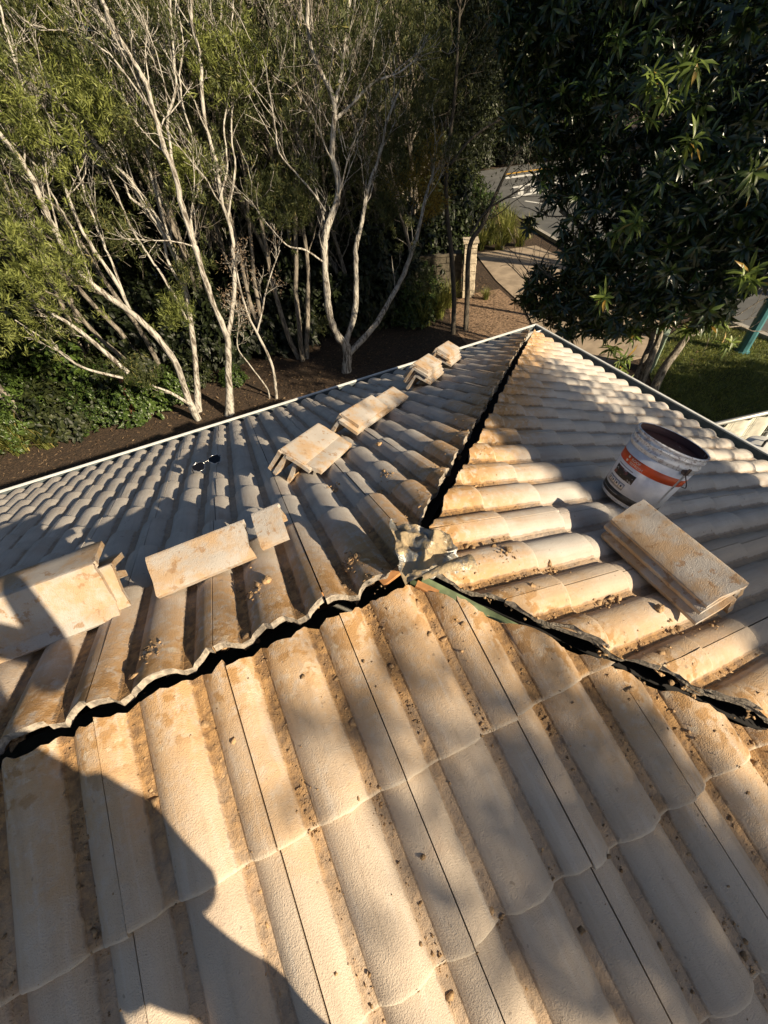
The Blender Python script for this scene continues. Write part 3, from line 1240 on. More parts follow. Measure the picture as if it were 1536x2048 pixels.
stripe('road_marking', (15.0, 19.3), (19.6, 18.9), .32, M['line_white'], 'near white edge of the painted island')
stripe('road_marking', (16.2, 20.9), (21.4, 20.4), .32, M['line_white'], 'far white edge of the painted island')
for k in range(6):
    stripe('road_marking', (15.6 + .72 * k, 19.45), (16.6 + .72 * k, 20.7), .26, M['line_white'], 'slanting white hatch bar of the painted island')
stripe('road_marking', (15.0, 18.3), (15.45, 16.4), .13, M['line_white'], 'single white lane line in front of the painted island')
stripe('road_marking', (17.9, 23.9), (20.2, 23.3), .30, M['line_yellow'], 'yellow line across the far side of the road')
stripe('road_marking', (17.3, 23.1), (19.5, 22.3), .5, M['line_white'], 'white block before the yellow line')


def card_leaves(C, A, N_, L_, W_, fold=0.0):
    """leaf blades: (n,3) base points, axes, normals; each a diamond, or folded along the midrib"""
    S = np.cross(A, N_)
    S /= np.linalg.norm(S, axis=1, keepdims=True) + 1e-9
    L_ = L_[:, None]
    W_ = W_[:, None]
    n_ = len(C)
    if fold:
        P = np.stack([C, C + A * L_ * .22 + S * W_ * .36 + N_ * W_ * fold * .5, C + A * L_ * .60 + S * W_ * .46 + N_ * W_ * fold * .4,
                      C + A * L_ - N_ * L_ * .14,
                      C + A * L_ * .60 - S * W_ * .46 + N_ * W_ * fold * .4, C + A * L_ * .22 - S * W_ * .36 + N_ * W_ * fold * .5,
                      C + A * L_ * .45 + N_ * L_ * .03], 1).reshape(-1, 3)
        b_ = (np.arange(n_) * 7)[:, None]
        F_ = np.concatenate([b_ + np.array([[0, 6, 2, 1]]), b_ + np.array([[6, 3, 3, 2]])[:, :4], b_ + np.array([[0, 5, 4, 6]]), b_ + np.array([[6, 4, 3, 3]])])
        # the two tip triangles are written as triangles through a split mesh
        T_ = np.concatenate([b_ + np.array([[0, 6, 1]]), b_ + np.array([[1, 6, 2]]), b_ + np.array([[2, 6, 3]]),
                             b_ + np.array([[0, 5, 6]]), b_ + np.array([[5, 4, 6]]), b_ + np.array([[4, 3, 6]])])
        return P, T_
    P = np.stack([C, C + A * L_ * .45 + S * W_ * .5, C + A * L_ - N_ * L_ * .06, C + A * L_ * .45 - S * W_ * .5], 1).reshape(-1, 3)
    b_ = (np.arange(n_) * 4)[:, None]
    return P, b_ + np.array([[0, 3, 2, 1]])


def unit(a):
    return a / (np.linalg.norm(a, axis=-1, keepdims=True) + 1e-9)


# fallen leaves and bark chips on the beds
M['litter'] = leaf_material('leaf_litter', (.07, .042, .024), (.27, .185, .11), None, .9, .05)
n_ = 15000
x = rng.uniform(-7, 9.5, n_)
y = rng.uniform(4, 13.5, n_)
keep = ~((x > 6.6 + np.clip(y - 6, 0, 6) * .3) & (y > 5))
x, y = x[keep], y[keep]
n_ = len(x)
C = np.stack([x, y, np.full(n_, GZ + .012) + rng.uniform(0, .02, n_)], 1)
A = unit(np.stack([rng.normal(size=n_), rng.normal(size=n_), rng.normal(size=n_) * .18], 1))
N_ = unit(np.stack([rng.normal(size=n_) * .3, rng.normal(size=n_) * .3, np.ones(n_)], 1))
P, F = card_leaves(C, A, N_, rng.uniform(.04, .11, n_), rng.uniform(.012, .032, n_))
lt = link('leaf_litter', np_mesh('leaf_litter', P, F), M['litter'])
tag(lt, 'fallen leaves and bark chips covering the garden beds', 'leaf litter', None, 'stuff')

# turf blades on the verge
M['grass'] = leaf_material('grass_blade', (.06, .09, .018), (.24, .26, .062), (.30, .25, .09), .6, .3)
n_ = 60000
x = rng.uniform(4.6, 11.0, n_)
y = rng.uniform(-1.0, 5.8, n_)
keep = (y < 5.0 + (x - 8.2) * .35) & (y < 4.3 + (x - 7.6) * 1.1 + .4) & (x > 4.6 + np.clip(y, 0, 9) * .72)
x, y = x[keep], y[keep]
n_ = len(x)
C = np.stack([x, y, np.full(n_, GZ + .012)], 1)
A = unit(np.stack([rng.normal(size=n_) * .7, rng.normal(size=n_) * .7, np.ones(n_)], 1))
N_ = unit(rng.normal(size=(n_, 3)))
P, F = card_leaves(C, A, N_, rng.uniform(.04, .10, n_), rng.uniform(.008, .016, n_))
tf = link('turf_blades', np_mesh('turf_blades', P, F), M['grass'])
tag(tf, 'short turf covering the grass verge', 'grass', None, 'stuff')

# --- stone pillar at the end of a low wall
M['stone'] = simple('pale_stone', (.50, .43, .33), .9, var=.38, scale=9, bump=.012, bscale=30)
M['stone_dark'] = simple('shade_dark_stone', (.11, .095, .07), .95, var=.4, scale=9, bump=.012, bscale=30)  # darker copy of the pale stone, shade on the wall put into colour
M['stone_joint'] = simple('stone_joint', (.16, .13, .10), .95, var=.2, scale=20)
pc = gnd(935, 592)
pil = empty('stone_pillar', (pc.x, pc.y, GZ), (0, 0, R(-28)))
tag(pil, 'square pillar of pale rubble stone at the corner of the footpath', 'pillar')
PW, PH = .36, 1.42
MB().box((-PW / 2 + .02, -PW / 2 + .02, 0), (PW / 2 - .02, PW / 2 - .02, PH)).build('core', M['stone_joint'], pil)
MB().box((-PW / 2 - .03, -PW / 2 - .03, PH), (PW / 2 + .03, PW / 2 + .03, PH + .06)).build('cap', M['stone'], pil)
rs = random.Random(5)
for side in range(4):
    z = 0.004
    Mx = Matrix.Rotation(side * math.pi / 2, 4, 'Z')
    while z < PH - .05:
        hh = min(rs.uniform(.12, .26), PH - z - .004)
        xs = [-PW / 2 + .004, rs.uniform(-.08, .08), PW / 2 - .004]
        if rs.random() < .25:
            xs = [xs[0], xs[2]]
        for i in range(len(xs) - 1):
            pr = rs.uniform(.006, .022)
            me = MB().box((xs[i] + .006, -PW / 2 - pr + .02, z + .006), (xs[i + 1] - .006, -PW / 2 + .03, z + hh - .006), Mx).mesh('stone')
            bmx = bmesh.new()
            bmx.from_mesh(me)
            bmesh.ops.bevel(bmx, geom=bmx.edges, offset=.010, segments=1, affect='EDGES')
            bmx.to_mesh(me)
            bmx.free()
            link('stone', me, M['stone'], pil)
        z += hh
# low wall running back from it
wv = empty('garden_wall', (pc.x, pc.y, GZ), (0, 0, R(-28)))
tag(wv, 'low stone wall coloured dark as in shade, running back from pillar into shrubs', 'wall')
MB().box((-3.2, .02, 0), (-PW / 2 - .03, .26, 1.1)).build('wall_body', M['stone_joint'], wv)
rs = random.Random(8)
z = .01
while z < 1.05:
    hh = min(rs.uniform(.14, .24), 1.1 - z)
    x_ = -3.18
    while x_ < -PW / 2 - .12:
        w_ = min(rs.uniform(.2, .45), -PW / 2 - .04 - x_)
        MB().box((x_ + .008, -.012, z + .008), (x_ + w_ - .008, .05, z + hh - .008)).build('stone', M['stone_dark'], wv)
        x_ += w_
    z += hh
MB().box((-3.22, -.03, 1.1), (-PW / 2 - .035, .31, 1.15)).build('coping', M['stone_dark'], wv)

# --- teal lamp post on the verge
M['teal'] = simple('teal_paint', (.055, .175, .200), .45, var=.14, scale=4)
b_ = gnd(1483, 704)
lp = empty('lamp_post', (b_.x, b_.y, GZ))
tag(lp, 'teal painted fluted lamp post standing on the verge at the right edge', 'lamp post')
mb = MB()
mb.lathe([(.15, 0), (.15, .03), (.115, .05), (.108, .10), (.103, .9), (.100, 1.02), (.118, 1.05), (.118, 1.10), (.075, 1.16)], 10)
mb.build('base_column', M['teal'], lp)
mb = MB()
mb.lathe([(.070, 1.15), (.062, 3.4), (.05, 5.0)], 12)
mb.build('shaft', M['teal'], lp)
mb = MB()
mb.lathe([(.10, 5.0), (.16, 5.1), (.20, 5.45), (.06, 5.6), (0, 5.65)], 12)
mb.build('lantern', M['white_paint'], lp)

# --- pale green service pillar between the trunks
M['pale_green'] = simple('pale_green_paint', (.30, .38, .30), .5, var=.1)
b_ = gnd(1312, 757)
sb = empty('service_pillar', (b_.x + .12, b_.y + .35, GZ), (0, 0, R(30)))
tag(sb, 'pale green electricity pillar standing behind the pale tree trunks', 'service pillar')
MB().box((-.14, -.11, 0), (.14, .11, .78)).build('cabinet', M['pale_green'], sb)
MB().box((-.155, -.125, .78), (.155, .125, .84)).build('lid', M['pale_green'], sb)
MB().box((-.11, -.120, .10), (.11, -.111, .70)).build('door', M['pale_green'], sb)

# --- galvanised mesh cage at the right edge, and a white drum
M['galv'] = simple('galvanised_steel', (.56, .56, .53), .45, .6, var=.15, scale=10)
M['tarp'] = simple('worn_white_sheet', (.60, .58, .50), .8, var=.15, scale=18)
za = -2.05


def lvl(px, py, z):
    d = ray(px, py)
    return CAMP + d * ((z - CAMP.z) / d.z)


tr = empty('mesh_cage', (4.9, 1.5, GZ))
tag(tr, 'galvanised mesh cage of a trailer parked beside the hip-end gutter', 'trailer cage')


def tpart(name, mb, mat, smooth=False):
    o = mb.build(name, mat, tr, smooth)
    o.location = (-4.9, -1.5, -GZ)
    return o


A_, B_ = lvl(1424, 850, za), lvl(1540, 824, za)
dr = (B_ - A_).normalized()
A2 = A_ - dr * .9
B2 = B_ + dr * 2.0
inn = Vector((dr.y, -dr.x, 0))
for i, (q0, q1) in enumerate(((A2, B2), (A2 + inn * 1.5, B2 + inn * 1.5), (A2, A2 + inn * 1.5), (B2, B2 + inn * 1.5))):
    tpart('top_rail', MB().tube([q0, q1], .026, 8), M['galv'], True)
for q in (A2, B2, A2 + inn * 1.5, B2 + inn * 1.5, (A2 + B2) / 2):
    tpart('post', MB().tube([q, Vector((q.x, q.y, GZ + .5))], .022, 8), M['galv'], True)
mb = MB()
nseg = 60
for k in range(1, nseg):
    q = A2.lerp(B2, k / nseg)
    mb.tube([q, Vector((q.x, q.y, GZ + .9))], .0035, 4, cap=False)
for k in range(1, 8):
    dz = Vector((0, 0, -.15 * k))
    mb.tube([A2 + dz, B2 + dz], .004, 4, cap=False)
tpart('mesh_panel', mb, M['galv'])
mb = MB()
for k in range(1, 8):
    dz = Vector((0, 0, -.15 * k))
    mb.tube([A2 + inn * 1.5 + dz, B2 + inn * 1.5 + dz], .006, 4, cap=False)
tpart('mesh_panel', mb, M['galv'])
tpart('floor', MB().box((-.0, -.0, 0), ((B2 - A2).length, 1.5, .06), Matrix.Translation(Vector((A2.x, A2.y, GZ + .5))) @ Matrix((dr, inn, Vector((0, 0, 1)))).transposed().to_4x4()), M['gutter_in'])
S1 = lvl(1427, 852, za - .03)
mb = MB()
Vs = []
for i in range(13):
    for j in range(9):
        q = S1.lerp(S1 + dr * .75, i / 12) + inn * (.02 + .03 * math.sin(i * 1.3)) + Vector((0, 0, -.075 * j - .02 * math.sin(i * .9)))
        Vs.append(q)
mb.add(Vs, [(i * 9 + j, i * 9 + j + 1, i * 9 + j + 10, i * 9 + j + 9) for i in range(12) for j in range(8)])
cv = mb.build('hanging_sheet', M['tarp'], None, True)
tag(cv, 'worn white sheet hung over the side of the mesh cage', 'sheet')
for w_ in ((A2 + B2) / 2 + inn * .1, (A2 + B2) / 2 + inn * 1.4):
    Mx = Matrix.Translation(Vector((w_.x, w_.y, GZ + .3))) @ Matrix.Rotation(math.atan2(inn.y, inn.x), 4, 'Z') @ Matrix.Rotation(math.pi / 2, 4, 'Y')
    tpart('wheel', MB().lathe([(0, -.08), (.17, -.08), (.29, -.07), (.30, 0), (.29, .07), (.17, .08), (0, .08)], 24, Mx), M['print_black'], True)
dq = lvl(1532, 890, -2.0)
dm = empty('white_drum', (dq.x, dq.y, GZ + .56))
tag(dm, 'white plastic drum standing in the mesh cage at the right edge', 'drum')
hz = -2.0 - (GZ + .56)
MB().lathe([(0, 0), (.17, 0), (.18, .02), (.18, hz - .06), (.165, hz - .01), (.15, hz), (0, hz + .01)], 32).build('body', M['line_white'], dm, True)
MB().lathe([(.183, hz * .5), (.188, hz * .5 + .01), (.188, hz * .5 + .06), (.183, hz * .5 + .07)], 32).build('rib', M['line_white'], dm, True)
MB().tube([(-.06, 0, hz), (-.06, 0, hz + .07), (.06, 0, hz + .07), (.06, 0, hz)], .012, 8).build('carry_handle', M['print_black'], dm, True)

# ------------------------------------------------------------------ trees
M['paperbark'] = bark_material('paperbark', (.52, .49, .44), (.12, .10, .08), .47)
M['greybark'] = bark_material('grey_bark', (.30, .265, .22), (.09, .075, .06), .47)
M['darkbark'] = bark_material('dark_bark', (.10, .085, .065), (.04, .035, .03), .45)
M['rustbark'] = bark_material('rust_bark', (.26, .115, .055), (.08, .045, .025), .48)
M['twigdry'] = simple('dry_twigs', (.30, .22, .15), .9, var=.3)
M['olive'] = leaf_material('olive_foliage', (.040, .054, .019), (.145, .162, .055), (.28, .25, .09), .55, .26)
M['bright'] = leaf_material('sunlit_foliage', (.09, .115, .026), (.26, .29, .078), None, .55, .30)  # brighter copy of the olive leaf, sunlight put into the colour
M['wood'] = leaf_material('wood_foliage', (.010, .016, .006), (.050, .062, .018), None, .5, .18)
M['under'] = leaf_material('shade_dark_leaf', (.006, .010, .004), (.024, .034, .010), None, .5, .12)  # near-black leaf colour standing for deep shade under the trees
M['golden'] = leaf_material('golden_foliage', (.16, .12, .02), (.40, .29, .05), None, .55, .35)
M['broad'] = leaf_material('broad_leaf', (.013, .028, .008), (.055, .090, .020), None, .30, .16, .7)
M['shrub'] = leaf_material('shrub_leaf', (.022, .042, .010), (.095, .150, .030), None, .4, .22, .5)
M['shoot'] = leaf_material('sunlit_shoot', (.07, .11, .02), (.22, .29, .06), (.38, .24, .05), .4, .3, .5)  # brighter copy of the broad leaf, sunlight put into the colour
M['strap'] = leaf_material('strap_leaf', (.07, .09, .02), (.28, .29, .075), (.45, .36, .14), .5, .3)


class Tubes:
    def __init__(s):
        s.V, s.F, s.n = [], [], 0

    def add(s, P, rad, k):
        P = np.asarray(P, float)
        n_ = len(P)
        T = unit(np.gradient(P, axis=0))
        ref = np.cross(T[0], [0.3, .2, .93])
        ref = ref / (np.linalg.norm(ref) + 1e-9)
        R1 = unit(np.cross(T, np.cross(np.broadcast_to(ref, T.shape), T)))
        R2 = np.cross(T, R1)
        a = np.arange(k) * 2 * np.pi / k
        ring = (R1[:, None, :] * np.cos(a)[None, :, None] + R2[:, None, :] * np.sin(a)[None, :, None]) * np.asarray(rad)[:, None, None]
        s.V.append((P[:, None, :] + ring).reshape(-1, 3))
        i = np.arange(n_ - 1)[:, None] * k
        j = np.arange(k)[None, :]
        j2 = (j + 1) % k
        q = np.stack([i + j, i + j2, i + k + j2, i + k + j], -1).reshape(-1, 4) + s.n
        s.F.append(q)
        s.n += n_ * k

    def mesh(s, name):
        return np_mesh(name, np.concatenate(s.V), np.concatenate(s.F), True)


def smooth_path(P, n_):
    P = np.asarray([tuple(q) for q in P], float)
    P = np.concatenate([2 * P[:1] - P[1:2], P, 2 * P[-1:] - P[-2:-1]])
    out = []
    m_ = len(P) - 3
    for k in range(n_ + 1):
        f = k / n_ * m_
        i = min(int(f), m_ - 1)
        t_ = f - i
        a, b_, c_, d_ = P[i:i + 4]
        out.append(.5 * ((2 * b_) + (-a + c_) * t_ + (2 * a - 5 * b_ + 4 * c_ - d_) * t_ ** 2 + (-a + 3 * b_ - 3 * c_ + d_) * t_ ** 3))
    return np.array(out)


def wander(rg, p0, d0, length, n_, wig, up):
    P = [np.array(p0, float)]
    d_ = np.array(d0, float)
    for _ in range(n_):
        d_ = d_ + rg.normal(size=3) * wig + np.array([0, 0, up])
        d_ /= np.linalg.norm(d_)
        P.append(P[-1] + d_ * length / n_)
    return np.array(P)


def sprout(rg, tb, tips, P, rad, level, maxl, dens, spread, up, lenf, t0=.3):
    """side branches along path P"""
    seg = np.linalg.norm(np.diff(P, axis=0), axis=1)
    tot = seg.sum()
    cnt_ = max(1, int(rg.poisson(dens[level] * tot)))
    for _ in range(cnt_):
        f = t0 + (1 - t0) * rg.random() ** .8
        i = min(int(f * (len(P) - 1)), len(P) - 2)
        q = P[i] + (P[i + 1] - P[i]) * rg.random()
        tg = unit(P[i + 1] - P[i])
        pr = rg.normal(size=3)
        pr -= tg * pr.dot(tg)
        pr /= np.linalg.norm(pr) + 1e-9
        a = rg.uniform(*spread)
        d_ = tg * math.cos(a) + pr * math.sin(a)
        ln = lenf[level] * rg.uniform(.55, 1.35) * (1.15 - .5 * f)
        r_ = min(rad[i] * .5, .0035 + ln * .0095)
        r_ = max(r_, .0038)
        n_ = 5 if level < maxl else 3
        Q = wander(rg, q, d_, ln, n_, .20, up)
        rr = np.linspace(r_, max(.0034, r_ * .35), n_ + 1)
        tb.add(Q, rr, 5 if r_ > .012 else 4 if r_ > .007 else 3)
        if level < maxl:
            sprout(rg, tb, tips, Q, rr, level + 1, maxl, dens, spread, up, lenf, .2)
        else:
            tips.append((Q[-1], unit(Q[-1] - Q[-2])))


def clusters(rg, cen, dirs, per, rad_, L_, W_, upb=.25):
    """leaf sprays round the given centres"""
    cen = np.asarray(cen, float)
    n_ = len(cen) * per
    c = np.repeat(cen, per, 0)
    off = rg.normal(size=(n_, 3)) * rad_
    C = c + off
    A = unit(off / (rad_ + 1e-9) * .6 + rg.normal(size=(n_, 3)) * .6 + np.array([0, 0, upb]))
    N_ = unit(rg.normal(size=(n_, 3)))
    N_ = unit(N_ - A * (N_ * A).sum(1, keepdims=True))
    return card_leaves(C, A, N_, rg.uniform(L_ * .6, L_ * 1.3, n_), rg.uniform(W_ * .7, W_ * 1.3, n_))


def tufts(rg, cen, per, L_, W_, up=.9):
    """spiky shoots: narrow leaves splaying up and out from each point"""
    cen = np.asarray(cen, float)
    n_ = len(cen) * per
    ax_ = unit(rg.normal(size=(len(cen), 3)) * .55 + np.array([0, -.1, up]))
    ax_ = np.repeat(ax_, per, 0)
    A = unit(ax_ + rg.normal(size=(n_, 3)) * .55)
    C = np.repeat(cen, per, 0) + ax_ * rg.uniform(-.10, .04, n_)[:, None] + rg.normal(size=(n_, 3)) * .022
    N_ = unit(rg.normal(size=(n_, 3)))
    N_ = unit(N_ - A * (N_ * A).sum(1, keepdims=True))
    return card_leaves(C, A, N_, rg.uniform(L_ * .6, L_ * 1.3, n_), rg.uniform(W_ * .7, W_ * 1.3, n_))


def merge(parts):
    V, F, n_ = [], [], 0
    for P, Q in parts:
        V.append(P)
        F.append(Q + n_)
        n_ += len(P)
    return np.concatenate(V), np.concatenate(F)


def local_tree(name, base, label, group, cat='tree'):
    r_ = empty(name, base)
    return tag(r_, label, cat, group)


def under(o, root):
    o.parent = root
    o.matrix_parent_inverse = Matrix.Translation(-Vector(root.location))
    return o


# --- paperbarks in front, their stems measured along their real lean
GP = 'pale-stemmed paperbark trees along the back of the house'
stems = {
    'A': dict(Y=8.35, lab='leftmost paperbark, its long pale stem leaning far out to the left', base=(404, 856),
              s=[([(404, 856), (375, 793), (352, 728), (305, 664), (258, 623), (193, 576), (152, 535), (120, 480), (95, 430), (70, 370), (40, 320), (0, 270), (-45, 210)], .095, .035, 8.3, 7.6),
                 ([(262, 625), (224, 552), (177, 484), (141, 406), (115, 338), (88, 292), (68, 234), (40, 160), (20, 90), (0, 10)], .045, .016, 8.15, 8.4),
                 ([(160, 545), (105, 520), (48, 480), (0, 455), (-40, 430)], .028, .012, 8.0, 7.3),
                 ([(262, 628), (225, 530), (200, 470), (170, 390), (150, 320), (100, 240), (60, 160)], .03, .012, 8.2, 8.8),
                 ([(185, 570), (150, 470), (110, 400), (70, 330), (20, 280)], .026, .012, 8.1, 7.8)]),
    'B': dict(Y=8.6, lab='paperbark whose stem rises straight and then bends up to the left', base=(398, 832),
              s=[([(398, 832), (393, 758), (384, 664), (369, 570), (345, 500), (320, 455), (292, 417), (260, 359), (225, 330), (190, 285), (150, 235), (110, 195), (60, 150), (0, 90)], .085, .022, 8.6, 9.0),
                 ([(372, 580), (335, 520), (325, 440), (300, 340), (290, 250), (280, 170), (265, 80), (255, -10)], .045, .018, 8.65, 9.4),
                 ([(374, 640), (330, 560), (290, 500), (255, 440), (225, 370), (180, 300), (120, 220), (60, 130)], .034, .014, 8.6, 9.3),
                 ([(345, 500), (318, 400), (300, 300), (250, 200), (230, 100), (205, 0)], .03, .012, 8.7, 9.3),
                 ([(300, 425), (258, 390), (240, 330), (215, 280), (205, 200), (170, 120), (150, 40), (140, -20)], .03, .012, 8.7, 9.6)]),
    'C': dict(Y=8.1, lab='tall paperbark forking low into two long straight stems', base=(460, 836),
              s=[([(460, 836), (457, 746), (454, 676), (430, 617), (410, 558), (392, 500), (385, 479), (365, 417), (349, 344), (328, 292), (307, 224), (292, 167), (255, 104), (224, 47), (203, 0), (180, -50)], .092, .030, 8.1, 7.8),
                 ([(454, 680), (463, 635), (469, 570), (466, 500), (461, 458), (443, 401), (432, 323), (411, 250), (404, 182), (401, 120), (385, 52), (383, 0), (380, -60)], .062, .024, 8.1, 8.5),
                 ([(346, 330), (335, 245), (352, 175), (345, 100), (340, 0), (335, -60)], .03, .014, 7.95, 8.4),
                 ([(298, 185), (270, 130), (235, 75), (205, 40), (180, 0)], .03, .014, 7.9, 7.6),
                 ([(392, 500), (382, 430), (398, 360), (385, 280), (360, 180), (365, 80), (350, -10)], .028, .012, 8.1, 8.6),
                 ([(440, 400), (455, 330), (448, 250), (458, 170), (440, 80), (445, -10)], .024, .011, 8.2, 8.8),
                 ([(455, 440), (470, 340), (462, 260), (470, 160), (465, 60), (470, -20)], .026, .012, 8.3, 8.9)]),
    'E': dict(Y=8.4, lab='big paperbark in the middle, three twisting stems from one short trunk', base=(691, 762),
              s=[([(691, 762), (694, 699), (674, 670), (659, 629), (653, 570), (648, 500), (654, 458), (672, 406), (677, 359), (664, 312), (667, 250), (669, 219), (661, 182), (635, 130), (617, 68), (614, 0), (605, -50)], .135, .030, 8.4, 8.2),
                 ([(690, 690), (709, 629), (712, 558), (711, 500), (721, 458), (729, 417), (740, 365), (760, 312), (775, 240), (800, 180)], .100, .022, 8.4, 8.7),
                 ([(694, 712), (744, 658), (773, 611), (808, 547), (835, 469), (850, 400), (870, 330)], .110, .034, 8.35, 8.7),
                 ([(668, 225), (677, 177), (687, 115), (693, 52), (700, -20)], .045, .022, 8.25, 8.4),
                 ([(670, 240), (698, 215), (729, 182), (755, 161), (797, 146), (830, 120)], .040, .014, 8.25, 7.9),
                 ([(648, 525), (610, 500), (573, 490), (531, 443), (500, 400)], .030, .010, 8.35, 8.0),
                 ([(651, 422), (614, 370), (562, 312), (552, 260), (541, 193), (525, 110)], .026, .010, 8.3, 8.1)]),
}
tree_tips = {}
for key, T in stems.items():
    rg = np.random.default_rng(ord(key))
    b_ = at(*T['base'], T['Y'])
    b_ = Vector((b_.x, T['Y'], GZ))
    root = local_tree('paperbark_tree', b_, T['lab'], GP)
    tb = Tubes()
    tips = []
    for i, (px, r0, r1, y0, y1) in enumerate(T['s']):
        n_ = len(px)
        pts = [at(x_, y_, y0 + (y1 - y0) * k / (n_ - 1)) for k, (x_, y_) in enumerate(px)]
        if i == 0:
            pts[0].z = min(pts[0].z, GZ - .05)
        P = smooth_path(pts, n_ * 4)
        P[:, :2] += rg.normal(size=(len(P), 2)) * .006
        f = np.linspace(0, 1, len(P))
        rr = r0 + (r1 - r0) * f ** .75
        if i == 0:
            rr *= 1 + .5 * np.exp(-f * 22)
        rr *= .72 * (1 + .07 * rg.normal(size=len(P)))
        tb.add(P, rr, 9)
        sprout(rg, tb, tips, P, rr, 0, 2, (2.2, 4.4, 4.6), (.25, .75), .10, (1.15, .50, .24), .26)
    under(link('trunk', tb.mesh('trunk'), M['paperbark']), root)
    tree_tips[key] = (root, tips, rg)

# bright sprays of foliage: (px, py, depth, radius in m, leaves) for each tree
spr = {
    'A': [(30, 200, 7.6, .42, 1500), (10, 120, 7.7, .35, 900), (90, 290, 7.7, .40, 1300), (60, 480, 7.3, .60, 2600), (120, 560, 7.5, .45, 1500), (30, 560, 7.2, .5, 1800), (0, 380, 7.3, .3, 600), (140, 520, 7.6, .3, 700), (60, 30, 9.0, .5, 1300), (40, 300, 8.0, .4, 1000), (20, 640, 7.6, .5, 1600), (110, 640, 8.0, .4, 1000), (170, 420, 8.6, .35, 700)],
    'B': [(170, 190, 8.9, .42, 1600), (75, 90, 9.0, .40, 1100), (205, 120, 9.2, .35, 900), (120, 150, 9.1, .35, 800), (345, 625, 8.2, .30, 1300), (265, 735, 8.0, .26, 900), (300, 760, 8.2, .22, 600)],
    'C': [(180, 200, 7.9, .34, 1400), (215, 215, 8.0, .25, 700), (375, 330, 8.3, .34, 1500), (295, 265, 8.4, .30, 800), (430, 120, 8.5, .38, 1500), (480, 100, 8.5, .36, 1300), (455, 150, 8.5, .28, 800), (385, 520, 8.4, .35, 700), (370, 560, 8.4, .3, 500), (300, 60, 9.0, .5, 1000), (420, 30, 9.0, .5, 1000), (250, 300, 9.0, .4, 800), (480, 250, 9.0, .45, 900), (240, 470, 8.8, .35, 700)],
    'E': [(550, 390, 8.6, .50, 2600), (600, 420, 8.7, .35, 1200), (770, 420, 8.8, .42, 1700), (790, 300, 8.9, .55, 2200), (820, 240, 9.0, .5, 1700), (600, 250, 9.2, .6, 1500), (560, 140, 9.2, .6, 1500), (745, 110, 9.2, .55, 1500), (800, 60, 9.2, .55, 1700), (640, 650, 8.2, .14, 350), (850, 560, 9.2, .4, 900), (520, 200, 9.4, .5, 1200), (700, 330, 9.4, .45, 900), (880, 160, 9.4, .5, 1600), (860, 60, 9.5, .5, 1600), (600, 340, 9.3, .45, 1200), (640, 40, 9.4, .5, 900)],
}
gold = [(850, 340, 8.9, .30, 1300), (860, 400, 9.0, .30, 1100), (800, 370, 8.9, .20, 300), (870, 290, 9.1, .22, 500)]
for key, (root, tips, rg) in tree_tips.items():
    ps = []
    nb = []
    for (x_, y_, Y, rd_, cn) in spr[key]:
        c = np.array(at(x_, y_, Y))
        k = max(6, int(cn / (26 if key == 'A' else 17)))
        sub = c + rg.normal(size=(k, 3)) * rd_ * np.array([.50, .45, .46])
        (nb if cn >= 1300 and key != 'E' else ps).append(tufts(rg, sub, 26, .085, .0125))
    sel = [tp for tp in tips if rg.random() < (.20 if key != 'E' else .28)]
    if sel:
        ps.append(tufts(rg, [s_[0] + rg.normal(size=3) * .05 for s_ in sel for _ in range(3)], 22, .085, .0125))
    P, F = merge(ps)
    under(link('crown', np_mesh('crown', P, F), M['olive']), root)
    if nb:
        P, F = merge(nb)
        o = under(link('sunlit_spray', np_mesh('sunlit_spray', P, F), M['bright']), root)
    if key == 'E':
        P, F = merge([clusters(rg, np.array(at(x_, y_, Y)) + rg.normal(size=(cn // 40, 3)) * rd_ * .55, None, 52, .07, .075, .016, -.1) for (x_, y_, Y, rd_, cn) in gold])
        o = under(link('golden_spray', np_mesh('golden_spray', P, F), M['golden']), root)
        o['label'] = 'yellowing spray of leaves on the right of the crown'

# --- thin saplings
for nm, px, Y, r0, lab in (('S', [(554, 803), (545, 734), (516, 670), (498, 635), (480, 576), (470, 520)], 8.15, .034, 'thin crooked pale sapling standing between the paperbarks'),
                           ('T', [(540, 800), (533, 775), (498, 728), (475, 693), (478, 640), (470, 600)], 8.25, .018, 'very thin leaning sapling beside the crooked one')):
    rg = np.random.default_rng(ord(nm))
    pts = [at(x_, y_, Y) for x_, y_ in px]
    pts[0].z = min(pts[0].z, GZ - .02)
    root = local_tree('sapling', Vector((pts[0].x, Y, GZ)), lab, 'thin saplings among the paperbarks')
    P = smooth_path(pts, 30)
    rr = np.linspace(r0, r0 * .4, len(P))
    tb = Tubes()
    tips = []
    tb.add(P, rr, 7)
    if nm == 'S':
        P2 = smooth_path([at(x_, y_, Y) for x_, y_ in ((514, 665), (525, 620), (530, 590), (545, 540), (560, 500))], 16)
        r2 = np.linspace(.02, .008, len(P2))
        tb.add(P2, r2, 6)
        sprout(rg, tb, tips, P2, r2, 0, 2, (5, 8, 8), (.35, .95), .06, (.5, .26, .16), .2)
    sprout(rg, tb, tips, P, rr, 0, 2, (3, 7, 7), (.35, .95), .06, (.45, .24, .15), .45)
    under(link('trunk', tb.mesh('trunk'), M['paperbark']), root)
    sel = [tp for tp in tips if rg.random() < .5]
    P, F = clusters(rg, [s_[0] for s_ in sel], None, 18, .06, .05, .008)
    under(link('crown', np_mesh('crown', P, F), M['twigdry']), root)

